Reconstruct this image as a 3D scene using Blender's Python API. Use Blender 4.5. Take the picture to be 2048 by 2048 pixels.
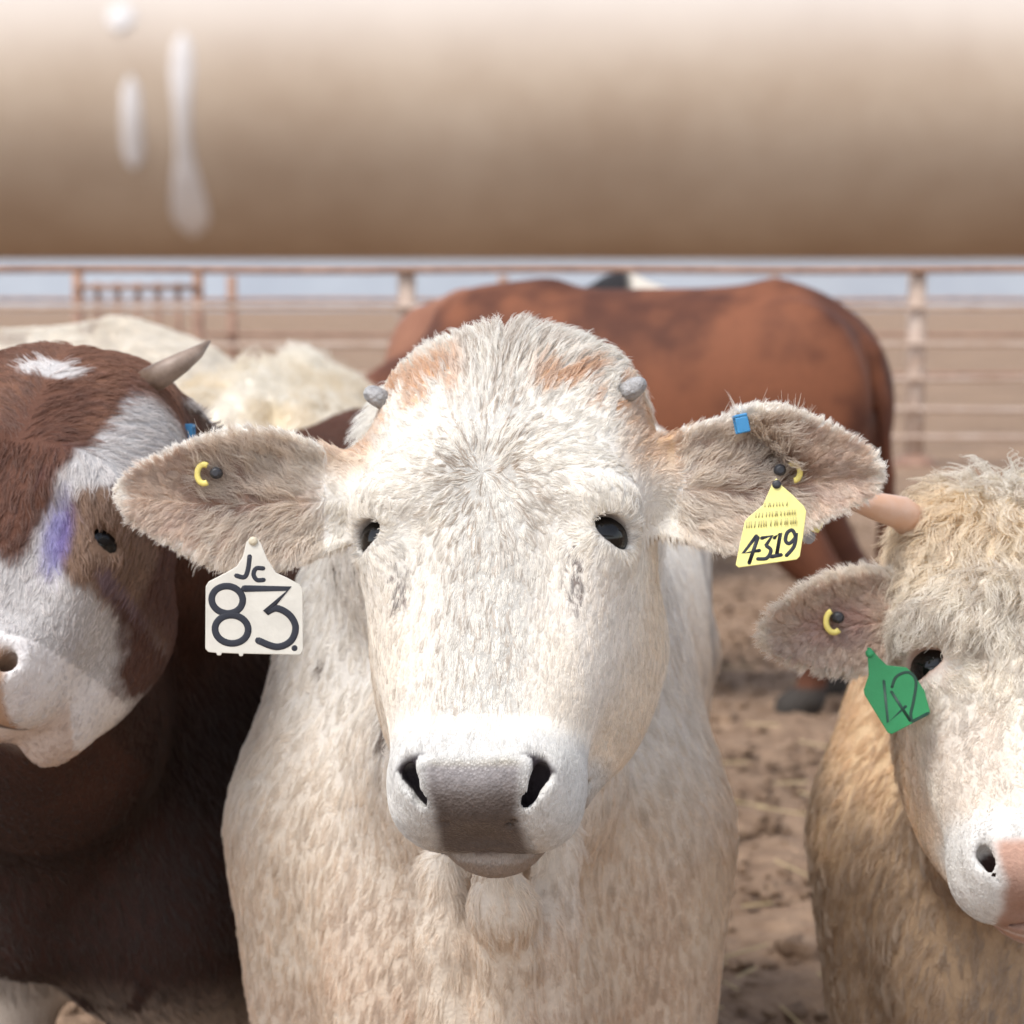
import bpy, math, random
import numpy as np
from mathutils import Vector, Matrix

random.seed(7)
RNG = np.random.default_rng(11)
for o in list(bpy.data.objects):
    bpy.data.objects.remove(o)
scene = bpy.context.scene
col = scene.collection
FUR = 1.0                       # overall hair density
R = math.radians

# ------------------------------------------------------------------ camera, sky, sun, exposure
CAM_H, PITCH, FPX = 1.20, R(5.45), 50.0 / 24.0 * 2048
cam = bpy.data.cameras.new('camera'); camo = bpy.data.objects.new('camera', cam); col.objects.link(camo)
cam.sensor_fit = 'HORIZONTAL'; cam.sensor_width = 24; cam.lens = 50
cam.clip_start = 0.05; cam.clip_end = 6000
camo.location = (0, 0, CAM_H); camo.rotation_euler = (math.pi / 2 - PITCH, 0, 0)
cam.dof.use_dof = True; cam.dof.focus_distance = 1.77; cam.dof.aperture_fstop = 4.8
scene.camera = camo

SUN_EL, SUN_AZ = R(60), R(224)   # azimuth measured clockwise from +Y (away from the camera)
world = bpy.data.worlds.new('World'); scene.world = world; world.use_nodes = True
wn = world.node_tree; wn.nodes.clear()
sky = wn.nodes.new('ShaderNodeTexSky'); sky.sky_type = 'NISHITA'; sky.sun_disc = False
sky.sun_elevation = SUN_EL; sky.sun_rotation = SUN_AZ
sky.air_density = 1.0; sky.dust_density = 1.0; sky.ozone_density = 1.0; sky.altitude = 0
bg = wn.nodes.new('ShaderNodeBackground'); bg.inputs['Strength'].default_value = 0.15
wo = wn.nodes.new('ShaderNodeOutputWorld')
bw = wn.nodes.new('ShaderNodeRGBToBW'); ov = wn.nodes.new('ShaderNodeMix'); ov.data_type = 'RGBA'; ov.inputs[0].default_value = .65   # thin overcast: most of the blue is gone
tn = wn.nodes.new('ShaderNodeMix'); tn.data_type = 'RGBA'; tn.blend_type = 'MULTIPLY'; tn.inputs[0].default_value = 1; tn.inputs[7].default_value = (1.0, 1.0, 1.0, 1)
wn.links.new(sky.outputs[0], bw.inputs[0]); wn.links.new(bw.outputs[0], tn.inputs[6]); wn.links.new(sky.outputs[0], ov.inputs[6]); wn.links.new(tn.outputs[2], ov.inputs[7])
wn.links.new(ov.outputs[2], bg.inputs[0]); wn.links.new(bg.outputs[0], wo.inputs[0])
sl = bpy.data.lights.new('sun', 'SUN'); sl.energy = 1.25; sl.angle = R(20); sl.color = (1.0, 0.97, 0.92)
so = bpy.data.objects.new('sun', sl); col.objects.link(so)
sd = Vector((math.sin(SUN_AZ) * math.cos(SUN_EL), math.cos(SUN_AZ) * math.cos(SUN_EL), math.sin(SUN_EL)))
so.rotation_euler = sd.to_track_quat('Z', 'Y').to_euler(); so.location = sd * 30
vs = scene.view_settings; vs.view_transform = 'Standard'; vs.look = 'None'; vs.gamma = 1; vs.exposure = 1.24
scene.cycles.use_denoising = True; scene.cycles.use_adaptive_sampling = True; scene.cycles.adaptive_threshold = .02
scene.cycles.max_bounces = 8; scene.cycles.diffuse_bounces = 4; scene.cycles.glossy_bounces = 3
scene.cycles.transmission_bounces = 4; scene.cycles.transparent_max_bounces = 6
scene.cycles_curves.shape = 'RIBBONS'; scene.cycles_curves.subdivisions = 2

# ------------------------------------------------------------------ small helpers
CF = np.array([0, math.cos(PITCH), -math.sin(PITCH)]); CU = np.array([0, math.sin(PITCH), math.cos(PITCH)])
def P(px, py, d):
    """a point of the place, d metres in front of the camera, seen towards picture position px, py"""
    return np.array([0, 0, CAM_H]) + d * (CF + (px - 1024) / FPX * np.array([1.0, 0, 0]) + (1024 - py) / FPX * CU)
def unit(v):
    v = np.asarray(v, float); return v / np.linalg.norm(v)
def nrm(a):
    return a / np.maximum(np.linalg.norm(a, axis=-1, keepdims=True), 1e-9)
def sstep(a, b, x):
    t = np.clip((x - a) / (b - a), 0, 1); return t * t * (3 - 2 * t)
def _hash(i, j, k, s=0):
    n = (i * 374761393 + j * 668265263 + k * 2147483647 + s * 974634777) & 0xFFFFFFFF
    n = ((n ^ (n >> 13)) * 1274126177) & 0xFFFFFFFF
    n = ((n ^ (n >> 16)) * 2246822519) & 0xFFFFFFFF
    return ((n ^ (n >> 15)) & 0xFFFFFF) / float(0xFFFFFF)
def vnoise(p, f, s=0):
    q = p * f; i = np.floor(q).astype(np.int64); t = q - i; t = t * t * (3 - 2 * t)
    r = 0
    for dx in (0, 1):
        for dy in (0, 1):
            for dz in (0, 1):
                w = (t[:, 0] if dx else 1 - t[:, 0]) * (t[:, 1] if dy else 1 - t[:, 1]) * (t[:, 2] if dz else 1 - t[:, 2])
                r = r + w * _hash(i[:, 0] + dx, i[:, 1] + dy, i[:, 2] + dz, s)
    return r
def fbm(p, f, s=0, o=3):
    return sum(vnoise(p, f * 2 ** k, s + k) * 0.5 ** k for k in range(o)) / sum(0.5 ** k for k in range(o))
def lerp(a, b, t):
    t = np.asarray(t)[..., None] if np.ndim(t) else t
    return np.asarray(a) * (1 - t) + np.asarray(b) * t

def tag(o, label=None, cat=None, group=None, kind=None):
    if label: o['label'] = label
    if cat: o['category'] = cat
    if group: o['group'] = group
    if kind: o['kind'] = kind
    return o
def empty(name, loc=(0, 0, 0)):
    o = bpy.data.objects.new(name, None); o.location = loc; o.empty_display_size = 0.1; col.objects.link(o); return o
def link(name, data, parent=None, mat=None):
    o = bpy.data.objects.new(name, data); col.objects.link(o)
    if mat is not None: data.materials.append(mat)
    if parent is not None:
        o.parent = parent
        o.matrix_parent_inverse = Matrix.Translation(-Vector(parent.location))
    return o
def np_mesh(name, V, Q, smooth=True, colors=None):
    """mesh from numpy vertices and a face array (triangles or quads)"""
    me = bpy.data.meshes.new(name); k = Q.shape[1]
    me.vertices.add(len(V)); me.vertices.foreach_set('co', np.ascontiguousarray(V, np.float32).ravel())
    me.loops.add(len(Q) * k); me.loops.foreach_set('vertex_index', np.ascontiguousarray(Q, np.int32).ravel())
    me.polygons.add(len(Q)); me.polygons.foreach_set('loop_start', np.arange(0, len(Q) * k, k, dtype=np.int32))
    me.update(calc_edges=True)
    if smooth: me.polygons.foreach_set('use_smooth', np.ones(len(Q), bool))
    if colors is not None:
        a = me.attributes.new('coat', 'FLOAT_COLOR', 'POINT')
        a.data.foreach_set('color', np.c_[colors, np.ones(len(V))].astype(np.float32).ravel())
    return me
class MB:
    """collects simple shapes, then builds ONE mesh object"""
    def __init__(s): s.v = []; s.f = []
    def add(s, v, f):
        b = len(s.v); s.v += [tuple(map(float, q)) for q in v]; s.f += [tuple(i + b for i in q) for q in f]; return s
    def tube(s, pts, rad, n=10, cap=True, flat=1.0, up=None):
        pts = [np.asarray(p, float) for p in pts]; m = len(pts)
        rad = [rad] * m if np.isscalar(rad) else rad
        V = []; F = []
        for i, p in enumerate(pts):
            t = unit(pts[min(i + 1, m - 1)] - pts[max(i - 1, 0)])
            u = np.array(up if up is not None else ((0, 0, 1) if abs(t[2]) < .9 else (1, 0, 0)), float)
            a = unit(np.cross(t, u)); b = np.cross(a, t)
            for k in range(n):
                q = 2 * math.pi * k / n
                V.append(p + rad[i] * (a * math.cos(q) + flat * b * math.sin(q)))
        for i in range(m - 1):
            for k in range(n):
                F.append((i * n + k, i * n + (k + 1) % n, (i + 1) * n + (k + 1) % n, (i + 1) * n + k))
        if cap:
            F.append(tuple(range(n))[::-1]); F.append(tuple((m - 1) * n + k for k in range(n)))
        return s.add(V, F)
    def prism(s, poly, O, X, Y, Z, z0, z1):
        """extrude a 2-D outline (list of u, v) in the frame O, X, Y, Z from z0 to z1"""
        n = len(poly)
        V = [O + u * X + v * Y + z * Z for z in (z0, z1) for u, v in poly]
        F = [tuple(range(n))[::-1], tuple(range(n, 2 * n))] + [(k, (k + 1) % n, n + (k + 1) % n, n + k) for k in range(n)]
        return s.add(V, F)
    def build(s, name, mat, parent=None, smooth=False, bevel=0):
        me = bpy.data.meshes.new(name); me.from_pydata(s.v, [], s.f); me.update()
        if smooth:
            for p in me.polygons: p.use_smooth = len(p.vertices) <= 4
        o = link(name, me, parent, mat)
        if bevel:
            m = o.modifiers.new('bevel', 'BEVEL'); m.width = bevel; m.segments = 2; m.limit_method = 'ANGLE'
        return o

# ------------------------------------------------------------------ materials
def mat_nodes(name):
    m = bpy.data.materials.new(name); m.use_nodes = True; nt = m.node_tree; nt.nodes.clear()
    out = nt.nodes.new('ShaderNodeOutputMaterial'); return m, nt, out
def N(nt, t, **kw):
    n = nt.nodes.new(t)
    for k, v in kw.items():
        if hasattr(n, k) and k not in n.inputs: setattr(n, k, v)
        else: n.inputs[k].default_value = v
    return n
def simple(name, c, rough=.6, metal=0., noise=None, bump=0., bscale=60, spec=.5, c2=None):
    m, nt, out = mat_nodes(name); b = N(nt, 'ShaderNodeBsdfPrincipled'); L = nt.links.new
    b.inputs['Base Color'].default_value = (*c, 1); b.inputs['Roughness'].default_value = rough
    b.inputs['Metallic'].default_value = metal; b.inputs['Specular IOR Level'].default_value = spec
    tc = N(nt, 'ShaderNodeTexCoord')
    if noise:
        no = N(nt, 'ShaderNodeTexNoise', Scale=noise, Detail=6.0, Roughness=.62); L(tc.outputs['Object'], no.inputs['Vector'])
        mx = N(nt, 'ShaderNodeMix', data_type='RGBA'); L(no.outputs[0], mx.inputs[0])
        r = N(nt, 'ShaderNodeMapRange'); r.inputs[1].default_value = .35; r.inputs[2].default_value = .65
        L(no.outputs[0], r.inputs[0]); L(r.outputs[0], mx.inputs[0])
        mx.inputs[6].default_value = (*c, 1); mx.inputs[7].default_value = (*(c2 or tuple(x * .7 for x in c)), 1)
        L(mx.outputs[2], b.inputs['Base Color'])
    if bump:
        bn = N(nt, 'ShaderNodeTexNoise', Scale=bscale, Detail=5.0); L(tc.outputs['Object'], bn.inputs['Vector'])
        bp = N(nt, 'ShaderNodeBump', Strength=bump, Distance=.01); L(bn.outputs[0], bp.inputs['Height']); L(bp.outputs[0], b.inputs['Normal'])
    L(b.outputs[0], out.inputs[0]); return m
def hide_mat(name, bump=.35, scale=260, rough=.75):
    """skin and short coat: colour from the animal's own markings, fine hair relief"""
    m, nt, out = mat_nodes(name); L = nt.links.new
    b = N(nt, 'ShaderNodeBsdfPrincipled', Roughness=rough); b.inputs['Specular IOR Level'].default_value = .25
    at = N(nt, 'ShaderNodeAttribute', attribute_name='coat'); tc = N(nt, 'ShaderNodeTexCoord')
    no = N(nt, 'ShaderNodeTexNoise', Scale=scale, Detail=4.0); L(tc.outputs['Object'], no.inputs['Vector'])
    mr = N(nt, 'ShaderNodeMapRange'); mr.inputs[3].default_value = .78; mr.inputs[4].default_value = 1.14; L(no.outputs[0], mr.inputs[0])
    mx = N(nt, 'ShaderNodeMix', data_type='RGBA', blend_type='MULTIPLY'); mx.inputs[0].default_value = 1
    L(at.outputs['Color'], mx.inputs[6]); L(mr.outputs[0], mx.inputs[7]); L(mx.outputs[2], b.inputs['Base Color'])
    we = N(nt, 'ShaderNodeAttribute', attribute_name='wet')                       # moist nose leather: glossier and pebbled
    rr = N(nt, 'ShaderNodeMapRange'); rr.inputs[3].default_value = rough; rr.inputs[4].default_value = .30; L(we.outputs['Fac'], rr.inputs[0]); L(rr.outputs[0], b.inputs['Roughness'])
    vo = N(nt, 'ShaderNodeTexVoronoi', Scale=380.0); L(tc.outputs['Object'], vo.inputs['Vector'])
    hm = N(nt, 'ShaderNodeMix', data_type='FLOAT'); L(we.outputs['Fac'], hm.inputs[0]); L(no.outputs[0], hm.inputs[2]); vm = N(nt, 'ShaderNodeMath', operation='MULTIPLY'); vm.inputs[1].default_value = .5; L(vo.outputs['Distance'], vm.inputs[0]); L(vm.outputs[0], hm.inputs[3])
    bp = N(nt, 'ShaderNodeBump', Strength=bump, Distance=.004); L(hm.outputs[0], bp.inputs['Height']); L(bp.outputs[0], b.inputs['Normal'])
    L(b.outputs[0], out.inputs[0]); return m
def set_wet(me, fn):
    V = np.empty(len(me.vertices) * 3, np.float32); me.vertices.foreach_get('co', V)
    at = me.attributes.new('wet', 'FLOAT', 'POINT'); at.data.foreach_set('value', np.asarray(fn(V.reshape(-1, 3).astype(float)), np.float32))
def fur_mat(name, rough=.55, spec=.15):
    m, nt, out = mat_nodes(name); L = nt.links.new
    at = N(nt, 'ShaderNodeAttribute', attribute_name='coat')
    hi = N(nt, 'ShaderNodeHairInfo')
    mr = N(nt, 'ShaderNodeMapRange'); mr.inputs[3].default_value = .86; mr.inputs[4].default_value = 1.1; L(hi.outputs['Random'], mr.inputs[0])
    mx = N(nt, 'ShaderNodeMix', data_type='RGBA', blend_type='MULTIPLY'); mx.inputs[0].default_value = 1
    L(at.outputs['Color'], mx.inputs[6]); L(mr.outputs[0], mx.inputs[7])
    d = N(nt, 'ShaderNodeBsdfDiffuse'); L(mx.outputs[2], d.inputs[0])
    t = N(nt, 'ShaderNodeBsdfTranslucent'); L(mx.outputs[2], t.inputs[0])
    a1 = N(nt, 'ShaderNodeMixShader'); a1.inputs[0].default_value = .38; L(d.outputs[0], a1.inputs[1]); L(t.outputs[0], a1.inputs[2])
    h = N(nt, 'ShaderNodeBsdfHair', component='Reflection'); h.inputs['Color'].default_value = (1, .98, .94, 1)
    h.inputs['RoughnessU'].default_value = .35; h.inputs['RoughnessV'].default_value = .6
    a2 = N(nt, 'ShaderNodeMixShader'); a2.inputs[0].default_value = spec; L(a1.outputs[0], a2.inputs[1]); L(h.outputs[0], a2.inputs[2])
    L(a2.outputs[0], out.inputs[0]); return m

# ------------------------------------------------------------------ implicit modelling (one continuous skin per animal)
def smin(a, b, k):
    h = np.clip(.5 + .5 * (b - a) / k, 0, 1); return b * (1 - h) + a * h - k * h * (1 - h)
def axis(*segs):
    """coordinate axis from (start, stop, step) segments"""
    out = []
    for a, b, st in segs: out.append(np.arange(a, b, st))
    return np.concatenate(out).astype(np.float32)
class Field:
    def __init__(s, xs, ys, zs):
        s.xs, s.ys, s.zs = xs, ys, zs; s.F = np.full((len(xs), len(ys), len(zs)), .5, np.float32)
    def op(s, fn, lo, hi, k=.02, mode='u', pad=.05):
        lo = np.asarray(lo) - pad; hi = np.asarray(hi) + pad
        sl = []
        for ax, l, h in zip((s.xs, s.ys, s.zs), lo, hi):
            i, j = np.searchsorted(ax, l), np.searchsorted(ax, h); sl.append(slice(i, j))
            if j <= i: return
        sl = tuple(sl)
        X = s.xs[sl[0]][:, None, None]; Y = s.ys[sl[1]][None, :, None]; Z = s.zs[sl[2]][None, None, :]
        d = fn(X, Y, Z).astype(np.float32); A = s.F[sl]
        if mode == 'u': s.F[sl] = smin(A, d, k)
        else: s.F[sl] = -smin(-A, d, k)
    def cone(s, a, b, ra, rb, k=.02, mode='u'):
        a = np.asarray(a, float); b = np.asarray(b, float); ba = b - a; bb = max(ba @ ba, 1e-9); r = max(ra, rb)
        def fn(X, Y, Z):
            px, py, pz = X - a[0], Y - a[1], Z - a[2]
            h = np.clip((px * ba[0] + py * ba[1] + pz * ba[2]) / bb, 0, 1)
            return np.sqrt((px - h * ba[0]) ** 2 + (py - h * ba[1]) ** 2 + (pz - h * ba[2]) ** 2) - (ra + (rb - ra) * h)
        s.op(fn, np.minimum(a, b) - r, np.maximum(a, b) + r, k, mode, pad=max(.05, k * 1.3))
    def chain(s, pts, rad, k=.02, mode='u'):
        for i in range(len(pts) - 1): s.cone(pts[i], pts[i + 1], rad[i], rad[i + 1], k, mode)
    def ell(s, c, r, M=None, k=.02, mode='u'):
        """ellipsoid at c, radii r along the rows of M"""
        c = np.asarray(c, float); M = np.eye(3) if M is None else M; rm = max(r)
        def fn(X, Y, Z):
            px, py, pz = X - c[0], Y - c[1], Z - c[2]; k0 = 0; k1 = 0
            for i in range(3):
                q = px * M[i][0] + py * M[i][1] + pz * M[i][2]
                k0 = k0 + (q / r[i]) ** 2; k1 = k1 + (q / r[i] ** 2) ** 2
            k0 = np.sqrt(k0); return k0 * (k0 - 1) / np.maximum(np.sqrt(k1), 1e-6)
        s.op(fn, c - rm, c + rm, k, mode, pad=max(.05, k * 1.3))
    def loft(s, O, T, U, W, st, k=.03, p=2.3):
        """tube along T with stations (t, centre_u, ru, centre_w, rw)"""
        st = np.array(st, float); t = np.linspace(st[0, 0], st[-1, 0], 300)
        cu, ru, cw, rw = [smooth_interp(t, st[:, 0], st[:, i]) for i in (1, 2, 3, 4)]
        rm = max(ru.max() + abs(cu).max(), rw.max() + abs(cw).max())
        e0 = O + T * t[0]; e1 = O + T * t[-1]
        def fn(X, Y, Z):
            px, py, pz = X - O[0], Y - O[1], Z - O[2]
            a = px * T[0] + py * T[1] + pz * T[2]; u = px * U[0] + py * U[1] + pz * U[2]; w = px * W[0] + py * W[1] + pz * W[2]
            i = np.clip((a - t[0]) / (t[-1] - t[0]) * 299, 0, 299); ii = i.astype(np.int32)
            RU, RW = ru.astype(np.float32)[ii], rw.astype(np.float32)[ii]
            q = (np.abs((u - cu.astype(np.float32)[ii]) / RU) ** p + np.abs((w - cw.astype(np.float32)[ii]) / RW) ** p) ** (1 / p)
            d = (q - 1) * np.minimum(RU, RW)
            over = np.maximum(np.maximum(t[0] - a, a - t[-1]), 0)
            return np.where(over > 0, np.sqrt(np.maximum(d, 0) ** 2 + over ** 2), d)
        s.op(fn, np.minimum(e0, e1) - rm, np.maximum(e0, e1) + rm, k, 'u', pad=.05)
    def mesh(s, name, colfn=None):
        F = s.F; ins = F < 0
        cnt = np.zeros(tuple(n - 1 for n in F.shape), np.uint8)
        cr = [(i, j, k) for i in (0, 1) for j in (0, 1) for k in (0, 1)]
        sh = lambda A, c: A[c[0]:A.shape[0] - 1 + c[0], c[1]:A.shape[1] - 1 + c[1], c[2]:A.shape[2] - 1 + c[2]]
        for c in cr: cnt += sh(ins, c)
        act = (cnt > 0) & (cnt < 8); I = np.argwhere(act)
        idx = np.full(cnt.shape, -1, np.int32); idx[act] = np.arange(len(I), dtype=np.int32)
        V8 = np.stack([F[I[:, 0] + c[0], I[:, 1] + c[1], I[:, 2] + c[2]] for c in cr], 1)
        acc = np.zeros((len(I), 3)); num = np.zeros(len(I)); CR = np.array(cr, float)
        for a in range(8):
            for b in range(a + 1, 8):
                if np.abs(CR[a] - CR[b]).sum() != 1: continue
                fa, fb = V8[:, a], V8[:, b]; m = (fa < 0) != (fb < 0)
                t = np.where(m, fa / np.where(m, fa - fb, 1), 0)
                acc += np.where(m[:, None], CR[a] + (CR[b] - CR[a]) * t[:, None], 0); num += m
        G = I + acc / num[:, None]
        V = np.stack([np.interp(G[:, i], np.arange(len(ax)), ax) for i, ax in enumerate((s.xs, s.ys, s.zs))], 1)
        quads = []
        for ax in range(3):
            o1, o2 = [(1, 2), (2, 0), (0, 1)][ax]
            sl0 = [slice(1, n - 1) for n in F.shape]; sl1 = list(sl0)
            sl0[ax] = slice(0, F.shape[ax] - 1); sl1[ax] = slice(1, F.shape[ax])
            a, b = ins[tuple(sl0)], ins[tuple(sl1)]
            E = np.argwhere(a != b); flip = a[tuple(E.T)]
            off = np.ones(3, int); off[ax] = 0; E = E + off
            def cell(d1, d2):
                q = E.copy(); q[:, o1] -= d1; q[:, o2] -= d2; return idx[tuple(q.T)]
            q = np.stack([cell(1, 1), cell(0, 1), cell(0, 0), cell(1, 0)], 1)
            q[~flip] = q[~flip][:, ::-1]; quads.append(q)
        Q = np.concatenate(quads); Q = Q[(Q >= 0).all(1)]
        for _ in range(2):                                   # relax the skin a little
            A = np.zeros_like(V); c = np.zeros(len(V)); m = V[Q].mean(1)
            for j in range(4): np.add.at(A, Q[:, j], m); np.add.at(c, Q[:, j], 1)
            V = V * .4 + .6 * A / np.maximum(c, 1)[:, None]
        me = np_mesh(name, V, Q, True, None if colfn is None else np.clip(colfn(V), 0, 1))
        return me
def smooth_interp(x, xp, fp):
    """monotone-ish cubic (Catmull-Rom with clamped slopes)"""
    xp = np.asarray(xp); fp = np.asarray(fp); h = np.diff(xp); d = np.diff(fp) / h; m = np.zeros_like(fp)
    m[1:-1] = np.where(d[:-1] * d[1:] > 0, 2 * d[:-1] * d[1:] / (d[:-1] + d[1:] + 1e-12 * np.sign(d[1:] + 1e-20)), 0)
    m[0], m[-1] = d[0], d[-1]
    i = np.clip(np.searchsorted(xp, x) - 1, 0, len(h) - 1); t = (x - xp[i]) / h[i]
    return ((2*t**3-3*t**2+1)*fp[i] + (t**3-2*t**2+t)*h[i]*m[i] + (-2*t**3+3*t**2)*fp[i+1] + (t**3-t**2)*h[i]*m[i+1])

# ------------------------------------------------------------------ fur
def fur(name, me, parent, mat, count, length, direction, color, lift=.25, clump=.6, csize=.012, wave=.0, width=.0005,
        keep=None, density=None, npts=5, seed=0, droop=0., jit=.25, wfreq=2.0, stretch=None, shade=None):
    """hair curves rooted on a mesh; length, direction and colour are functions of root position and normal"""
    rng = np.random.default_rng(seed + 100); count = int(count * FUR)
    nv = len(me.vertices); V = np.empty(nv * 3, np.float32); me.vertices.foreach_get('co', V); V = V.reshape(-1, 3).astype(float)
    Nn = np.empty(nv * 3, np.float32); me.vertices.foreach_get('normal', Nn); Nn = Nn.reshape(-1, 3).astype(float)
    Q = np.empty(len(me.loops), np.int32); me.loops.foreach_get('vertex_index', Q); Q = Q.reshape(-1, 4)
    C = V[Q].mean(1); ar = .5 * np.linalg.norm(np.cross(V[Q[:, 2]] - V[Q[:, 0]], V[Q[:, 3]] - V[Q[:, 1]]), axis=1)
    w = ar.copy(); CN = nrm(Nn[Q].mean(1))
    if keep is not None: w *= keep(C, CN)
    if density is not None: w *= density(C, CN)
    f = rng.choice(len(Q), count, p=w / w.sum()); u, v = rng.random(count)[:, None], rng.random(count)[:, None]
    bil = lambda A: A[Q[f, 0]] * (1-u) * (1-v) + A[Q[f, 1]] * u * (1-v) + A[Q[f, 2]] * u * v + A[Q[f, 3]] * (1-u) * v
    p = bil(V); n = nrm(bil(Nn))
    L = np.broadcast_to(length(p, n), (count,)) * rng.uniform(.7, 1.15, count)
    # nearest clump centre (cellular)
    s = csize; T = np.eye(3) if stretch is None else stretch; pw = p @ T.T; Ti = np.linalg.inv(T)
    cell = np.floor(pw / s).astype(np.int64); best = np.full(count, 9e9); cc = np.zeros((count, 3)); ch = np.zeros((count, 3))
    for dx in (-1, 0, 1):
        for dy in (-1, 0, 1):
            for dz in (-1, 0, 1):
                a, b, c = cell[:, 0] + dx, cell[:, 1] + dy, cell[:, 2] + dz
                j = np.stack([_hash(a, b, c, seed + q) for q in (1, 2, 3)], 1)
                fp = (np.stack([a, b, c], 1) + j) * s; d2 = ((fp - pw) ** 2).sum(1); m = d2 < best
                best[m] = d2[m]; cc[m] = fp[m]; ch[m] = np.stack([_hash(a, b, c, seed + q) for q in (7, 8, 9)], 1)[m]
    D = direction(p, n); D = D - (D * n).sum(1, keepdims=True) * n
    D = nrm(D) + jit * rng.normal(size=(count, 3)) * .5 + jit * (ch - .5) * 1.6
    D = nrm(D - (D * n).sum(1, keepdims=True) * n); B = np.cross(n, D)
    lf = np.broadcast_to(lift(p, n) if callable(lift) else lift, (count,)) * (0.7 + .6 * ch[:, 0])
    to = cc @ Ti.T - p; to = to - (to * n).sum(1, keepdims=True) * n
    tt = np.linspace(0, 1, npts); pos = np.empty((count, npts, 3), np.float32)
    ph = ch[:, 1] * 6.28; cl = clump if np.isscalar(clump) else clump(p, n)[:, None]
    for i, t in enumerate(tt):
        up = lf * (t - .55 * t * t) * 1.6
        q = p + (L * t * np.sqrt(np.maximum(1 - lf ** 2 * .5, .1)))[:, None] * D + (L * up)[:, None] * n
        q = q + to * cl * t ** 1.3
        if wave: q = q + (wave * L * (np.sin(ph + wfreq * math.pi * t) - np.sin(ph)))[:, None] * B + (.6 * wave * L * (np.cos(ph * 1.7 + wfreq * math.pi * t) - np.cos(ph * 1.7)))[:, None] * n
        if droop: q[:, 2] -= droop * L * t * t
        pos[:, i] = q
    hc = bpy.data.hair_curves.new(name); hc.add_curves([npts] * count)
    hc.points.foreach_set('position', pos.ravel())
    ra = hc.attributes.get('radius') or hc.attributes.new('radius', 'FLOAT', 'POINT')
    prof = (width * .5 * np.array([1, 1, .9, .7, .3] if npts == 5 else np.linspace(1, .3, npts)))
    ra.data.foreach_set('value', (np.tile(prof, (count, 1)) * rng.uniform(.7, 1.2, (count, 1))).astype(np.float32).ravel())
    c = color(p) * (.9 + .2 * ch[:, 2:3])
    if shade is not None: c = c * (1 - shade(p)[:, None] * [.85, 1, 1.12])
    c = np.clip(c, 0, 1)
    at = hc.attributes.new('coat', 'FLOAT_COLOR', 'CURVE'); at.data.foreach_set('color', np.c_[c, np.ones(count)].astype(np.float32).ravel())
    o = link(name, hc, parent, mat); o['kind'] = 'stuff'
    return o

def lanes(u, v, wu, wv, seed, lo=.62, hi=.80):
    """narrow dark streaks for damp locks and painted shade between them: lanes of width wu across u, broken every wv along v"""
    i = np.floor(u / wu).astype(np.int64); z = np.zeros_like(i); j = np.floor(v / wv + 7 * _hash(i, z, z, seed)).astype(np.int64)
    return sstep(lo, hi, _hash(i, j, z, seed + 1))
# ------------------------------------------------------------------ parts of a cow, as implicit shapes
def head_frame(O, yaw, tilt, roll, S=1.0):
    """rows: s (picture right), n (out of the forehead), a (poll to muzzle)"""
    n = np.array([math.sin(yaw) * math.cos(tilt), -math.cos(yaw) * math.cos(tilt), math.sin(tilt)])
    s = unit(np.cross(n, (0, 0, 1))) * -1; a = np.cross(n, s) * 1.0
    if a[2] > 0: a = -a
    c, q = math.cos(roll), math.sin(roll); s, a = c * s + q * a, c * a - q * s
    return dict(O=np.asarray(O, float), M=np.array([s, n, a]), S=S)
def hp(h, s, n, a):
    return h['O'] + h['S'] * (s * h['M'][0] + n * h['M'][1] + a * h['M'][2])
def hl(h, p):
    return ((p - h['O']) @ h['M'].T) / h['S']
HEAD_ST = [  # a, half width, face surface n, back n
    (-.014, .055, -.055, -.110), (.004, .094, -.036, -.150), (.045, .122, -.016, -.180), (.11, .134, -.006, -.205), (.17, .126, .000, -.235),
    (.23, .110, -.002, -.262), (.29, .096, -.006, -.268), (.345, .080, -.010, -.240), (.38, .070, -.012, -.195),
    (.412, .066, -.011, -.170), (.435, .067, -.016, -.155), (.455, .066, -.031, -.142), (.472, .059, -.049, -.124), (.485, .044, -.066, -.110), (.494, .026, -.078, -.096)]
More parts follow.
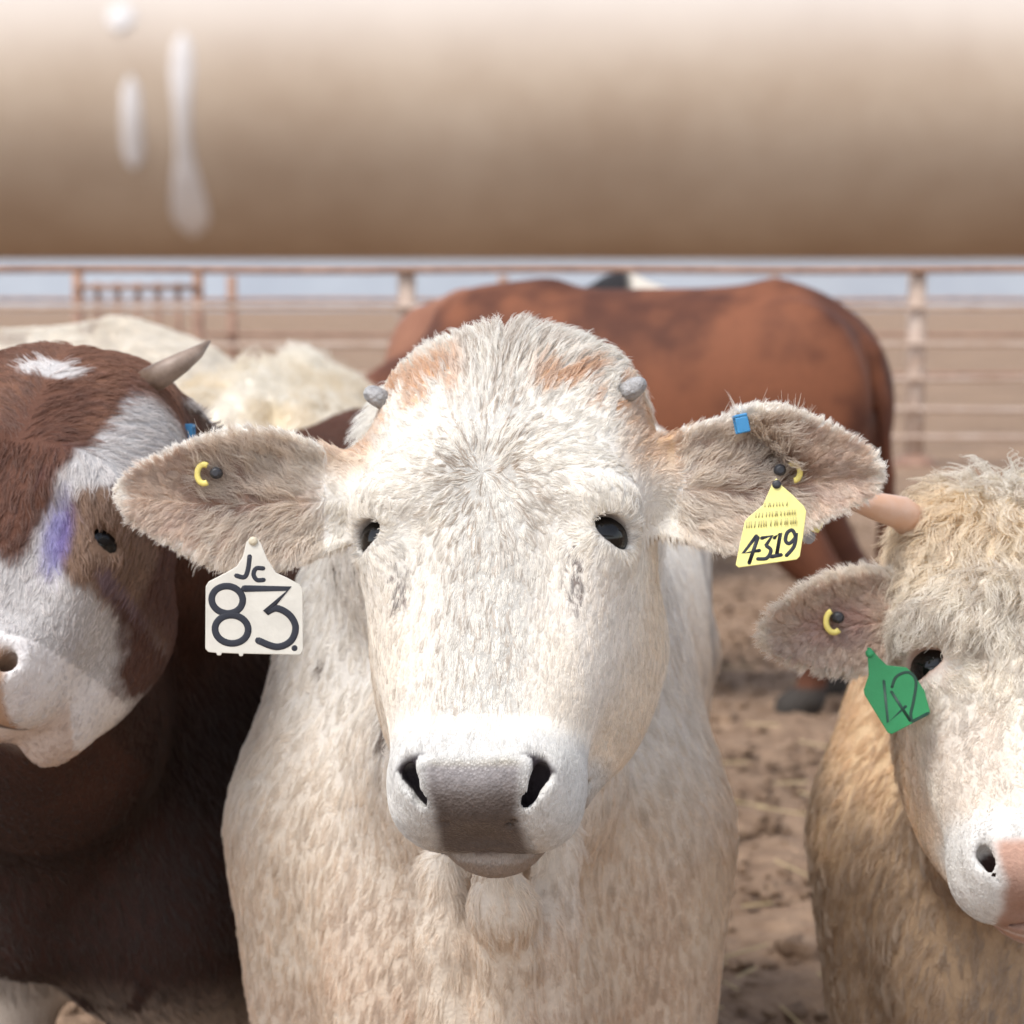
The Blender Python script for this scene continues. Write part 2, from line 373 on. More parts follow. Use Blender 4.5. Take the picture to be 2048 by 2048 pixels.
def add_head(F, h, lo=1.0, wide=1.0, muz=1.0, ears=(), jaw=1.0, eye=1.0):
    S = h['S']; M = h['M']
    A = lambda a: a if a < .2 else .2 + (a - .2) * lo
    W = lambda a: wide if a < .35 else wide + (muz - wide) * min((a - .35) / .07, 1)
    st = [(A(a) * S, 0, w * W(a) * S, (f + b) / 2 * S, (f - b) / 2 * S) for a, w, f, b in HEAD_ST]
    F.loft(h['O'], M[2], M[0], M[1], st, k=.03, p=2.4)
    for s in (-1, 1):
        H = lambda x, n, a: hp(h, s * x, n, A(a))
        F.ell(H(.088 * wide, -.050, .195), (.039 * S, .042 * S, .052 * S), M, k=.03)            # orbit
        F.cone(H(.055 * wide, -.028, .150), H(.100 * wide, -.034, .165), .028 * S, .020 * S, k=.035)  # brow
        F.cone(H(.030 * wide, -.010, .125), H(.088 * wide, -.022, .160), .014 * S, .020 * S, k=.03)   # frontal ridge
        F.cone(H(.076 * wide, -.052, .235), H(.060 * wide, -.052, .345), .022 * S, .016 * S, k=.025)   # facial crest
        F.ell(H(.088 * wide * jaw, -.160, .262), (.044 * S, .090 * S, .110 * S), M, k=.05)      # cheek
        F.cone(H(.074 * wide * jaw, -.215, .25), H(.040, -.150, .41), .054 * S, .036 * S, k=.05)      # jaw bone
        F.cone(H(.062 * wide, -.075, .26), H(.052 * muz, -.065, .42), .030 * S, .032 * S, k=.04)  # upper lip side
        F.ell(H(.050 * muz, -.070, .455), (.030 * S, .044 * S, .034 * S), M, k=.03)             # flew
        F.ell(H(.046 * muz, -.030, .430), (.028 * S, .022 * S, .030 * S), M, k=.018)            # nostril wing
    F.ell(hp(h, 0, -.120, A(.476)), (.046 * muz * S, .032 * S, .034 * S), M, k=.022)            # chin
    F.ell(hp(h, 0, -.044, A(.447)), (.044 * muz * S, .034 * S, .034 * S), M, k=.02)             # nose pad
    for s in (-1, 1):
        H = lambda x, n, a: hp(h, s * x, n, A(a))
        F.ell(H(.064 * wide, .006, .262), (.018 * S, .016 * S, .050 * S), M, k=.03, mode='s')          # hollow below the eye
        # nostril: a comma running from the wing down and inwards
        F.chain([H(.050 * muz, -.002, .420), H(.060 * muz, -.008, .431), H(.059 * muz, -.015, .444), H(.047 * muz, -.027, .459), H(.030 * muz, -.043, .474)],
                [.0030 * S, .0060 * S, .0070 * S, .0066 * S, .0050 * S], k=.006, mode='s')
        F.chain([H(.057 * muz, -.028, .436), H(.038 * muz, -.050, .464)], [.0095 * S, .008 * S], k=.006, mode='s')
        # mouth
        F.chain([H(.0, -.092, .500), H(.030 * muz, -.096, .494), H(.056 * muz, -.104, .480), H(.076 * muz, -.120, .455), H(.080 * muz, -.132, .41)],
                [.004 * S, .004 * S, .004 * S, .004 * S, .003 * S], k=.006, mode='s')
        # eye opening
        e = eye_pos(h, s, wide, A)
        F.ell(e['c'] + e['d'] * .011 * S, (.0220 * S * eye, .0132 * S * eye, .017 * S), np.array([e['u'], e['v'], e['d']]), k=.008, mode='s')
        up = e['v'] if e['v'][2] > 0 else -e['v']
        lid = lambda x, y, z: e['c'] + S * (e['d'] * z + e['u'] * x * .022 * eye + up * y * eye)
        F.chain([lid(-1.05, -.002, .004), lid(-.6, .0095, .0105), lid(0, .0135, .0135), lid(.6, .0095, .0105), lid(1.05, -.002, .004)], [.0028 * S, .0042 * S, .0048 * S, .0042 * S, .0028 * S], k=.006)   # upper lid
    for e in ears: add_ear(F, e)
def eye_pos(h, s, wide, A):
    c = hp(h, s * .098 * wide, -.035, A(.197)); M = h['M']
    d = unit(s * .72 * M[0] + .69 * M[1] - .02 * M[2])
    u = unit(np.cross(d, unit(M[2] * .80 - M[1] * .1 - s * .62 * M[0]))) ; v = np.cross(d, u)
    return dict(c=c, d=d, u=u, v=v)
def make_ear(base, tip, face, up_w, lo_w, cup=.035, th=.0045, curl=0., droop=0., fold=0.):
    """leaf-shaped cupped ear: e along it, f across (up), g the hollow side"""
    e = unit(np.asarray(tip) - base); L = np.linalg.norm(np.asarray(tip) - base)
    g = unit(np.asarray(face, float) - (np.asarray(face) @ e) * e); f = np.cross(g, e)
    if f[2] < 0: f = -f
    return dict(O=np.asarray(base, float), M=np.array([e, f, g]), L=L, up=up_w, lo=lo_w, cup=cup, th=th, curl=curl, droop=droop, fold=fold)
EAR_T = np.array([-.15, 0, .15, .3, .45, .6, .75, .87, .95, 1.0])
def ear_coords(E, x, f):
    t = x / E['L']; up = np.interp(t, EAR_T, E['up']); lo = np.interp(t, EAR_T, E['lo'])
    q = np.where(f > 0, f / np.maximum(up, .004), f / np.maximum(lo, .004))
    surf = E['cup'] * (np.minimum(q * q, 1.6) - .45) * np.clip(1.15 - .5 * t, .3, 1.2) * np.minimum(up + lo, .12) / .12 + E['curl'] * np.maximum(t, 0) ** 2
    if E['fold']: surf = surf - E['fold'] * np.exp(-((t - (.58 - .26 * q)) / .055) ** 2) * np.clip((q + .15) / .4, 0, 1) + .5 * E['fold'] * np.clip((t - (.58 - .26 * q)) / .15, 0, 1) * np.clip((q + .15) / .4, 0, 1)
    return t, up, lo, q, surf
def add_ear(F, E):
    O, M = E['O'], E['M']
    def fn(X, Y, Z):
        px, py, pz = X - O[0], Y - O[1], Z - O[2]
        x, f, g = [px * M[i][0] + py * M[i][1] + pz * M[i][2] for i in range(3)]
        f = f + E['droop'] * x * x
        t, up, lo, q, surf = ear_coords(E, x, f)
        d1 = (np.abs(g - surf) - E['th'] * (1 + .6 * np.clip(1 - t, 0, 1))) * .75
        d2 = np.where(f > 0, f - up, -f - lo) * .75
        d3 = np.maximum(x - E['L'], -.15 * E['L'] - x)
        return -smin(-np.maximum(d1, d3), -d2, .006)
    c = O + M[0] * E['L'] * .5; F.op(fn, c - E['L'] * .75, c + E['L'] * .75, k=.012)
    # fleshy root
    F.cone(O - M[0] * .02 - M[2] * .01, O + M[0] * .05 - M[2] * .022, .034, .012, k=.035)

TORSO = [  # t, centre height, half height, half width (fractions of withers height; t of body length)
    (0.0, .62, .12, .09), (.05, .63, .22, .155), (.14, .665, .295, .205), (.28, .675, .305, .225), (.45, .660, .310, .245),
    (.62, .665, .305, .250), (.78, .70, .285, .235), (.90, .735, .225, .205), (.97, .735, .165, .15), (1.0, .74, .09, .08)]
def add_body(F, O, yaw, H, Lb, head_back=None, throat=None, fl=((0, 0), (0, 0)), hl_=((0, 0), (0, 0)), tail=True, k=.06, lean=0., neck_r=1.0, wide=1.0):
    """torso, legs, neck, tail. O = ground below the brisket, yaw = heading of the rump clockwise from +Y"""
    D = np.array([math.sin(yaw), math.cos(yaw), 0]); S = np.array([math.cos(yaw), -math.sin(yaw), 0]); Zv = np.array([0, 0, 1.0])
    O = np.asarray(O, float)
    B = lambda t, s, z: O + D * t * Lb + S * s * H + Zv * z * H
    F.loft(O, D, S, Zv, [(t * Lb, 0, rx * H * wide, cz * H, rz * H) for t, cz, rz, rx in TORSO], k=.05, p=2.2)
    F.cone(B(.10, 0, .90), B(.30, 0, .945), .07 * H, .055 * H, k=.08)     # withers
    F.cone(B(.80, 0, .945), B(.90, 0, .90), .05 * H, .05 * H, k=.06)      # rump
    F.cone(B(.30, 0, .905), B(.80, 0, .915), .05 * H, .05 * H, k=.08)     # back line
    for i, s in enumerate((-1, 1)):
        fx, fz = fl[i]
        F.ell(B(.15, s * .155 * wide, .60), (.085 * H, .13 * H, .20 * H), np.array([S, D, Zv]), k=.06)     # shoulder
        F.chain([B(.15, s * .15, .56), B(.16 + fx * .5, s * .135, .44), B(.15 + fx, s * .125, .265), B(.155 + fx + fz, s * .125, .11), B(.145 + fx + fz, s * .125, .045)],
                [.095 * H, .070 * H, .047 * H, .034 * H, .040 * H], k=.03)
        F.cone(B(.145 + fx + fz, s * .125, .03), B(.115 + fx + fz, s * .125, .002), .040 * H, .046 * H, k=.008)
        fx, fz = hl_[i]
        F.ell(B(.88, s * .13, .70), (.105 * H, .17 * H, .24 * H), np.array([S, D, Zv]), k=.07)      # thigh
        F.chain([B(.86, s * .13, .60), B(.84 + fx * .4, s * .135, .45), B(.945 + fx, s * .12, .30), B(.925 + fx + fz, s * .12, .12), B(.91 + fx + fz, s * .12, .045)],
                [.125 * H, .085 * H, .046 * H, .030 * H, .036 * H], k=.03)
        F.cone(B(.91 + fx + fz, s * .12, .03), B(.875 + fx + fz, s * .12, .002), .040 * H, .046 * H, k=.008)
    if head_back is not None:
        hb = np.asarray(head_back); th = np.asarray(throat)
        m = .5 * (B(.16, 0, .80) + hb) + np.array([0, 0, .03 * H])
        F.chain([B(.18, 0, .78), m, hb], [.175 * H * neck_r, .135 * H * neck_r, .10 * H * neck_r], k=.07)
        m2 = .5 * (B(.06, 0, .60) + th)
        F.chain([B(.08, 0, .60), m2, th], [.14 * H * neck_r, .10 * H * neck_r, .065 * H * neck_r], k=.07)
    if tail:
        F.chain([B(.94, 0, .90), B(1.0, 0, .83), B(1.025, 0, .72), B(1.04, 0, .55), B(1.04, .01, .36)],
                [.032 * H, .028 * H, .02 * H, .016 * H, .028 * H], k=.02)
    return B

# ------------------------------------------------------------------ ground, far hills, fences
def dirt_mat():
    m, nt, out = mat_nodes('trodden dirt'); L = nt.links.new; b = N(nt, 'ShaderNodeBsdfPrincipled', Roughness=.95)
    b.inputs['Specular IOR Level'].default_value = .15
    tc = N(nt, 'ShaderNodeTexCoord')
    n1 = N(nt, 'ShaderNodeTexNoise', Scale=.7, Detail=8.0, Roughness=.6); n2 = N(nt, 'ShaderNodeTexNoise', Scale=14.0, Detail=8.0, Roughness=.7)
    n3 = N(nt, 'ShaderNodeTexVoronoi', Scale=22.0)
    for n in (n1, n2, n3): L(tc.outputs['Object'], n.inputs['Vector'])
    r = N(nt, 'ShaderNodeValToRGB'); r.color_ramp.elements[0].position = .3; r.color_ramp.elements[1].position = .72
    r.color_ramp.elements[0].color = (.19, .122, .082, 1); r.color_ramp.elements[1].color = (.42, .295, .205, 1)
    L(n2.outputs[0], r.inputs[0])
    mx = N(nt, 'ShaderNodeMix', data_type='RGBA', blend_type='MULTIPLY'); mx.inputs[0].default_value = .6
    r2 = N(nt, 'ShaderNodeValToRGB'); r2.color_ramp.elements[0].position = .35; r2.color_ramp.elements[1].position = .6
    r2.color_ramp.elements[0].color = (.62, .58, .54, 1); r2.color_ramp.elements[1].color = (1.1, 1.05, 1.0, 1)
    L(n1.outputs[0], r2.inputs[0]); L(r.outputs[0], mx.inputs[6]); L(r2.outputs[0], mx.inputs[7]); L(mx.outputs[2], b.inputs['Base Color'])
    ad = N(nt, 'ShaderNodeMath', operation='ADD'); L(n2.outputs[0], ad.inputs[0]); L(n3.outputs['Distance'], ad.inputs[1])
    bp = N(nt, 'ShaderNodeBump', Strength=.8, Distance=.03); L(ad.outputs[0], bp.inputs['Height']); L(bp.outputs[0], b.inputs['Normal'])
    L(b.outputs[0], out.inputs[0]); return m
DIRT = dirt_mat()
def ground():
    xs = np.concatenate([[-2500, -400, -80, -20], np.linspace(-6, 6, 241), [20, 80, 400, 2500]])
    ys = np.concatenate([[-60, -5, 0.5], np.linspace(2, 12, 221), [13, 14, 16, 18, 22, 30, 60, 150, 500, 2500]])
    X, Y = np.meshgrid(xs, ys, indexing='ij'); p = np.stack([X.ravel(), Y.ravel(), np.zeros(X.size)], 1)
    near = (np.abs(p[:, 0]) < 7) & (p[:, 1] > 1) & (p[:, 1] < 12.5)
    z = np.where(near, (fbm(p, 1.1, 3) - .5) * .10 + (fbm(p, 6.5, 5) - .5) * .07, 0) - .02; p[:, 2] = z
    nx, ny = len(xs), len(ys); I = np.arange(nx * ny).reshape(nx, ny)
    Q = np.stack([I[:-1, :-1], I[1:, :-1], I[1:, 1:], I[:-1, 1:]], -1).reshape(-1, 4)
    return tag(link('ground', np_mesh('ground', p, Q), None, DIRT), 'trodden brown dirt floor of the cattle pen', kind='structure')
ground()
def clods():
    rng = np.random.default_rng(5); V = []; Q = []; b = 0
    base = np.array([[x, y, z] for x in (-1, 1) for y in (-1, 1) for z in (-1, 1)], float)
    fq = np.array([[0, 1, 3, 2], [4, 6, 7, 5], [0, 4, 5, 1], [2, 3, 7, 6], [0, 2, 6, 4], [1, 5, 7, 3]])
    for i in range(14000):
        y = 2.6 + 9.4 * rng.random() ** 1.3; x = rng.uniform(-.42, .42) * y
        r = rng.uniform(.003, .013) * (1 + (rng.random() < .05) * 1.6)
        q = base * (1 + .5 * rng.uniform(-1, 1, base.shape)) * [r, r, r * .55]; a = rng.random() * 6.28
        c, s = math.cos(a), math.sin(a); q = q @ np.array([[c, s, 0], [-s, c, 0], [0, 0, 1]])
        V.append(q + [x, y, -.012 + rng.uniform(-.01, .015)]); Q.append(fq + b); b += 8
    tag(link('dirt_clods', np_mesh('dirt_clods', np.concatenate(V), np.concatenate(Q), True), None, DIRT), 'loose clods of dry dirt scattered over the pen floor', 'dirt', kind='stuff')
    V = []; Q = []; b = 0
    for i in range(420):
        y = 2.6 + 8 * rng.random() ** 1.4; x = rng.uniform(-.42, .42) * y; a = rng.random() * 3.14; l = rng.uniform(.02, .07); w = .0022
        d = np.array([math.cos(a), math.sin(a), rng.uniform(-.15, .15)]) * l; e = np.array([-math.sin(a), math.cos(a), 0]) * w
        c = np.array([x, y, .018 + rng.uniform(0, .015)]); up = np.array([0, 0, w])
        V.append(np.array([c - d - e, c - d + e, c - d + up * 1.4, c + d - e, c + d + e, c + d + up * 1.4])); Q.append(np.array([[0, 1, 4, 3], [1, 2, 5, 4], [2, 0, 3, 5]]) + b); b += 6
    tag(link('straw_litter', np_mesh('straw_litter', np.concatenate(V), np.concatenate(Q), False), None, simple('straw', (.52, .40, .22), .7)),
        'scattered bits of pale straw on the dirt', 'straw', kind='stuff')
clods()
def hills():
    rng = np.random.default_rng(9); xs = np.linspace(-900, 900, 90); V = []; Q = []
    for j, (y, h) in enumerate([(1150, -2), (1180, .35), (1240, .8), (1330, 1.0), (1500, .7), (1700, -.1)]):
        for x in xs:
            V.append((x, y + 30 * math.sin(x * .013 + j), 80 * h * (1 + .22 * math.sin(x * .006) + .10 * math.sin(x * .021 + 1 + j))))
    n = len(xs)
    for j in range(5):
        for i in range(n - 1): Q.append((j * n + i, j * n + i + 1, (j + 1) * n + i + 1, (j + 1) * n + i))
    tag(link('hills', np_mesh('hills', np.array(V), np.array(Q)), None, simple('haze tinted hill', (.34, .36, .39), .95, noise=.012, c2=(.29, .31, .345))), 'low line of distant blue grey hills', kind='structure')  # blue-grey haze of distance is painted into the hill colour
hills()

RUST = simple('weathered rust pipe', (.36, .215, .15), .65, noise=9, bump=.25, bscale=90, c2=(.22, .12, .08))
GALV = simple('sunbleached pipe', (.50, .39, .32), .55, noise=7, bump=.2, bscale=80, c2=(.38, .26, .19))
def fence(name, y, xs, rails, label, post_r, rail_r, top, mats, dx=0, slope=0.):
    root = tag(empty(name, (xs[0], y, 0)), label, 'fence', 'pipe fences behind the cattle')
    for i, x in enumerate(xs):
        yy = y + slope * x
        MB().tube([(x, yy, -.15), (x, yy, top)], post_r, 14).build('post', mats[0], root, True)
        MB().tube([(x, yy, -.05), (x, yy, .02), (x, yy, .07)], [post_r * 2.6, post_r * 2.3, post_r * 1.2], 14).build('footing', mats[1], root, True)
    for z in rails:
        rr = rail_r if z < top - .1 else rail_r * 1.5
        MB().tube([(x, y + slope * x - post_r - rr * .6, z + .006 * math.sin(x * 1.7 + z * 9)) for x in np.linspace(xs[0], xs[-1], 40)], rr, 8).build('rail', mats[1 if z > top - .2 else 0], root, True)
    return root
XS = [-0.815 + 3.95 * i for i in range(-3, 4)]
fence('pipe_fence', 16.6, XS, [.20, .42, .66, .92, 1.21, 1.50], 'long weathered pipe rail fence behind the red cows', .072, .022, 1.52, (GALV, RUST))
fence('pipe_fence', 24.5, [-12.5 + 3.1 * i for i in range(-1, 10)], [.45, .9, 1.3], 'farther pipe rail fence seen through the rails of the nearer fence', .06, .025, 1.57, (RUST, GALV))
def gate(x0, x1, y, h):
    root = tag(empty('pipe_gate', (x0, y, 0)), 'brown upright bar gate in the fence above the cream cow', 'gate')
    for i, x in enumerate(np.linspace(x0, x1, 7)):
        r = .055 if i in (0, 6) else .028
        MB().tube([(x, y, 0.), (x, y, h + (.1 if i in (0, 6) else 0))], r, 10).build('gate_post' if i in (0, 6) else 'upright_bar', RUST, root, True)
    for z in (.25, h * .55, h - .05): MB().tube([(x0, y - .05, z), (x1, y - .05, z)], .03, 8).build('cross_rail', RUST, root, True)
gate(-4.15, -3.0, 20.5, 1.45)

# ------------------------------------------------------------------ the pipe in front of the camera
def front_pipe():
    d, r = .74, .051
    c = P(1024, 522, d); z = c[2] + r * 1.0; y = d + .004
    root = tag(empty('guard_pipe', (0, y, z)), 'thick tan painted steel pipe across the top, close to the camera and out of focus', 'pipe')
    m, nt, out = mat_nodes('tan pipe paint'); L = nt.links.new
    b = N(nt, 'ShaderNodeBsdfPrincipled', Roughness=.62); b.inputs['Specular IOR Level'].default_value = .3
    tc = N(nt, 'ShaderNodeTexCoord'); n1 = N(nt, 'ShaderNodeTexNoise', Scale=16.0, Detail=8.0, Roughness=.65); L(tc.outputs['Object'], n1.inputs['Vector'])
    rp = N(nt, 'ShaderNodeValToRGB'); rp.color_ramp.elements[0].position = .32; rp.color_ramp.elements[1].position = .68
    rp.color_ramp.elements[0].color = (.36, .262, .185, 1); rp.color_ramp.elements[1].color = (.47, .37, .28, 1)
    L(n1.outputs[0], rp.inputs[0])
    ge = N(nt, 'ShaderNodeNewGeometry'); sx = N(nt, 'ShaderNodeSeparateXYZ'); L(ge.outputs['Normal'], sx.inputs[0])      # sunlit paleness of the upper side painted into the colour
    lit = N(nt, 'ShaderNodeMapRange', interpolation_type='SMOOTHSTEP'); lit.inputs[1].default_value = .0; lit.inputs[2].default_value = .95; lit.inputs[4].default_value = .85; L(sx.outputs[2], lit.inputs[0])
    lit_mix = N(nt, 'ShaderNodeMix', data_type='RGBA'); L(lit.outputs[0], lit_mix.inputs[0]); L(rp.outputs[0], lit_mix.inputs[6]); lit_mix.inputs[7].default_value = (.56, .50, .455, 1); L(lit_mix.outputs[2], b.inputs['Base Color'])
    bp = N(nt, 'ShaderNodeBump', Strength=.15, Distance=.002); L(n1.outputs[0], bp.inputs['Height']); L(bp.outputs[0], b.inputs['Normal']); L(b.outputs[0], out.inputs[0])
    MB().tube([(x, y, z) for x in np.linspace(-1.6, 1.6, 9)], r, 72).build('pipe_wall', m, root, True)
    # dried white drips on the near side
    drip = simple('dried white drips', (.66, .62, .60), .8, noise=60, c2=(.52, .47, .44))
    def run(px, pts):
        V = []; F = []; k = 9
        for (py, w) in pts:
            t = min(max((522 - py) / (2 * r * FPX / d), 0.001), .999); ang = -math.acos(1 - 2 * t) if False else math.asin(1 - 2 * t)
            # height on the pipe -> angle round its near face
            zz = -r + 2 * r * t; a = math.asin(max(-1, min(1, zz / r)))
            for j in range(k):
                u = -1 + 2 * j / (k - 1); x = P(px, py, d)[0] * .94 + u * w; rr = r + .0011 * math.sqrt(max(0, 1 - u * u)) + .0002
                V.append((x, y - rr * math.cos(a), z + rr * math.sin(a)))
        for i in range(len(pts) - 1):
            for j in range(k - 1): F.append((i * k + j, i * k + j + 1, (i + 1) * k + j + 1, (i + 1) * k + j))
        MB().add(V, F).build('paint_drip', drip, root, True)
    run(375, [(110, .0006), (130, .0030), (180, .0038), (240, .0028), (300, .0024), (340, .0030), (380, .0046), (420, .0060), (445, .0062), (465, .0045), (474, .001)])
    run(275, [(190, .0006), (215, .0028), (270, .0032), (320, .0036), (345, .0026), (355, .0006)])
    run(250, [(52, .0006), (62, .004), (80, .005), (98, .003), (106, .0006)])
front_pipe()
# ------------------------------------------------------------------ things shared by the cattle
EYE = simple('dark wet eye', (.006, .005, .0045), .10, spec=.4)
SKIN = hide_mat('hide', .35, 260)
COAT = fur_mat('coat hair')
DCOAT = fur_mat('dark coat hair', spec=.05)
FARHIDE = hide_mat('far hide', .25, 55)
HORN = simple('grey horn', (.42, .405, .40), .6, noise=140, c2=(.26, .25, .245), bump=.5, bscale=220)
def eyes(h, root, wide, lo, sides=(-1, 1), lash=True):
    A = lambda a: a if a < .2 else .2 + (a - .2) * lo
    S = h['S']
    for s in sides:
        e = eye_pos(h, s, wide, A); u = np.linspace(0, 2 * math.pi, 25)[:-1]; v = np.linspace(0, math.pi, 15)
        c = e['c'] - e['d'] * .0095 * S + h['M'][0] * s * .0035 * S; r = .0265 * S; V = []; F = []
        for t in v:
            for w in u: V.append(c + r * (math.sin(t) * math.cos(w) * e['u'] + math.sin(t) * math.sin(w) * e['v'] + math.cos(t) * e['d']))
        for i in range(14):
            for j in range(24): F.append((i * 24 + j, i * 24 + (j + 1) % 24, (i + 1) * 24 + (j + 1) % 24, (i + 1) * 24 + j))
        MB().add(V, F).build('eye', EYE, root, True)
        if lash:
            hc = bpy.data.hair_curves.new('eyelash'); n = 44; hc.add_curves([4] * n); pos = np.empty((n, 4, 3), np.float32)
            upv = e['v'] if e['v'][2] > 0 else -e['v']; rg = np.random.default_rng(3 + s)
            for i in range(n):
                q = rg.uniform(-.95, .95); b0 = e['c'] + S * (e['d'] * (.0165 - .006 * q * q) + e['u'] * q * .021 + upv * (.0125 - .011 * q * q))
                out = unit(e['d'] * .9 + e['u'] * q * .5 + upv * .15); l = rg.uniform(.008, .013) * S
                for t in range(4):
                    f = t / 3; pos[i, t] = b0 + out * l * f + upv * l * (-.55 * f + .25 * f * f) + rg.normal(size=3) * .0004
            hc.points.foreach_set('position', pos.ravel())
            ra = hc.attributes.get('radius') or hc.attributes.new('radius', 'FLOAT', 'POINT')
            ra.data.foreach_set('value', np.tile(np.array([.0003, .00026, .0002, .0001], np.float32), n))
            at = hc.attributes.new('coat', 'FLOAT_COLOR', 'CURVE'); at.data.foreach_set('color', np.tile([.72, .68, .64, 1], n).astype(np.float32))
            link('eyelash', hc, root, COAT)['kind'] = 'stuff'
def horn(root, pts, rad, mat, name='horn'):
    return MB().tube(pts, rad, 18).build(name, mat, root, True)
def blob(v, c, r):
    return np.clip(1 - np.sqrt((((v - np.asarray(c)) / np.asarray(r)) ** 2).sum(1)), 0, 1)
def ear_mask(p, E, pad=.010):
    q_ = (p - E['O']) @ E['M'].T; f = q_[:, 1] + E['droop'] * q_[:, 0] ** 2; t, up, lo, q, surf = ear_coords(E, q_[:, 0], f)
    on = (t > .10) & (t < 1.05) & (np.abs(q) < 1.15) & (np.abs(q_[:, 2] - surf) < pad + .01 * (t < .4))
    return on, t, q, q_[:, 2] - surf
def facing(p, n, lim=-.3):
    v = nrm(np.array([0, 0, CAM_H]) - p); return ((v * n).sum(1) > lim).astype(float)
def lA(h, lo):
    def f(p):
        q = hl(h, p); a = q[:, 2]; q = q.copy(); q[:, 2] = np.where(a < .2, a, .2 + (a - .2) / lo); return q
    return f
def in_head(q):
    return (q[:, 2] > -.05) & (q[:, 2] < .53) & (np.abs(q[:, 0]) < .16) & (q[:, 1] > -.30 + .25 * np.clip(.12 - q[:, 2], 0, .2)) & (q[:, 1] < .08) & ((q[:, 2] < .42) | (q[:, 1] > -.165))

# ------------------------------------------------------------------ main cow
LO_A = .90
hA = head_frame(P(992, 640, 1.93), R(-11.5), R(27), R(-2.5), 1.0)
bL = P(690, 985, 1.97); tL = P(228, 985, 1.90)
bR = P(1310, 965, 1.95); tR = P(1772, 945, 1.90)
k_ = 1 / 2250
earL = make_ear(bL, tL, (-.10, -1, .10), np.array([40, 70, 105, 128, 132, 118, 90, 62, 36, 3]) * k_, np.array([60, 110, 140, 162, 168, 150, 112, 78, 48, 3]) * k_, cup=.020)
earR = make_ear(bR, tR, (.18, -1, .12), np.array([40, 80, 105, 128, 150, 142, 108, 72, 42, 3]) * k_, np.array([60, 110, 130, 150, 150, 120, 88, 62, 40, 3]) * k_, cup=.024, fold=.020)
FA = Field(axis((-.44, .44, .003), ), axis((1.60, 2.12, .003), (2.12, 2.3, .006), (2.3, 3.9, .014)),
           axis((-.02, .62, .012), (.62, .78, .006), (.78, 1.34, .003)))
OA = np.array([-.052, 2.14, 0])
BA = add_body(FA, OA, R(5), 1.08, 1.40, hp(hA, 0, -.16, .10), hp(hA, 0, -.22, .27), neck_r=1.05, wide=.96)
for s_ in (-1, 1):
    FA.cone(BA(.12, s_ * .128, .58), BA(.14, s_ * .138, .40), .135, .115, k=.06)       # upper arm
FA.ell(BA(.03, 0, .46), (.15, .13, .19), k=.06)                                        # brisket
FA.chain([P(988, 1740, 1.94), P(1006, 1815, 1.955), P(1016, 1900, 2.00), P(1010, 2060, 2.03)], [.018, .026, .026, .03], k=.022)   # dewlap
FA.chain([P(880, 1740, 2.03), P(890, 1880, 2.035), P(900, 2070, 2.04)], [.022, .027, .03], k=.02)
FA.chain([P(1120, 1680, 2.03), P(1100, 1850, 2.04), P(1085, 2070, 2.05)], [.02, .024, .03], k=.03)
add_head(FA, hA, lo=LO_A, ears=(earL, earR), jaw=.97, muz=.96)
FA.chain([hp(hA, -.003, -.030, -.012), hp(hA, -.003, -.010, .02), hp(hA, -.003, .003, .06), hp(hA, -.003, .006, .12)], [.006, .006, .005, .002], k=.012, mode='s')   # crease of the poll
LA = lA(hA, LO_A)
def ear_col(p, E, c, pale=(.92, .87, .80), deep=(.36, .195, .12), mid=(.68, .52, .40)):
    on, t, q, g = ear_mask(p, E)
    n = fbm(p, 60, 4)
    e = lerp(mid, deep, sstep(.55, .95, blob(np.c_[t, q], (.5, .05), (.55, .9)) * 1.25 + .35 * (n - .5)))
    e = lerp(e, (.52, .35, .27), .5 * sstep(.45, .6, n))
    rim = np.maximum(sstep(.74, .86, np.abs(q)), sstep(.90, .955, t))
    e = lerp(e, pale, rim)
    e = np.where((g < -.002)[:, None], np.array(pale) * .95, e)
    w = sstep(.05, .22, t) * on
    return lerp(c, e, w)
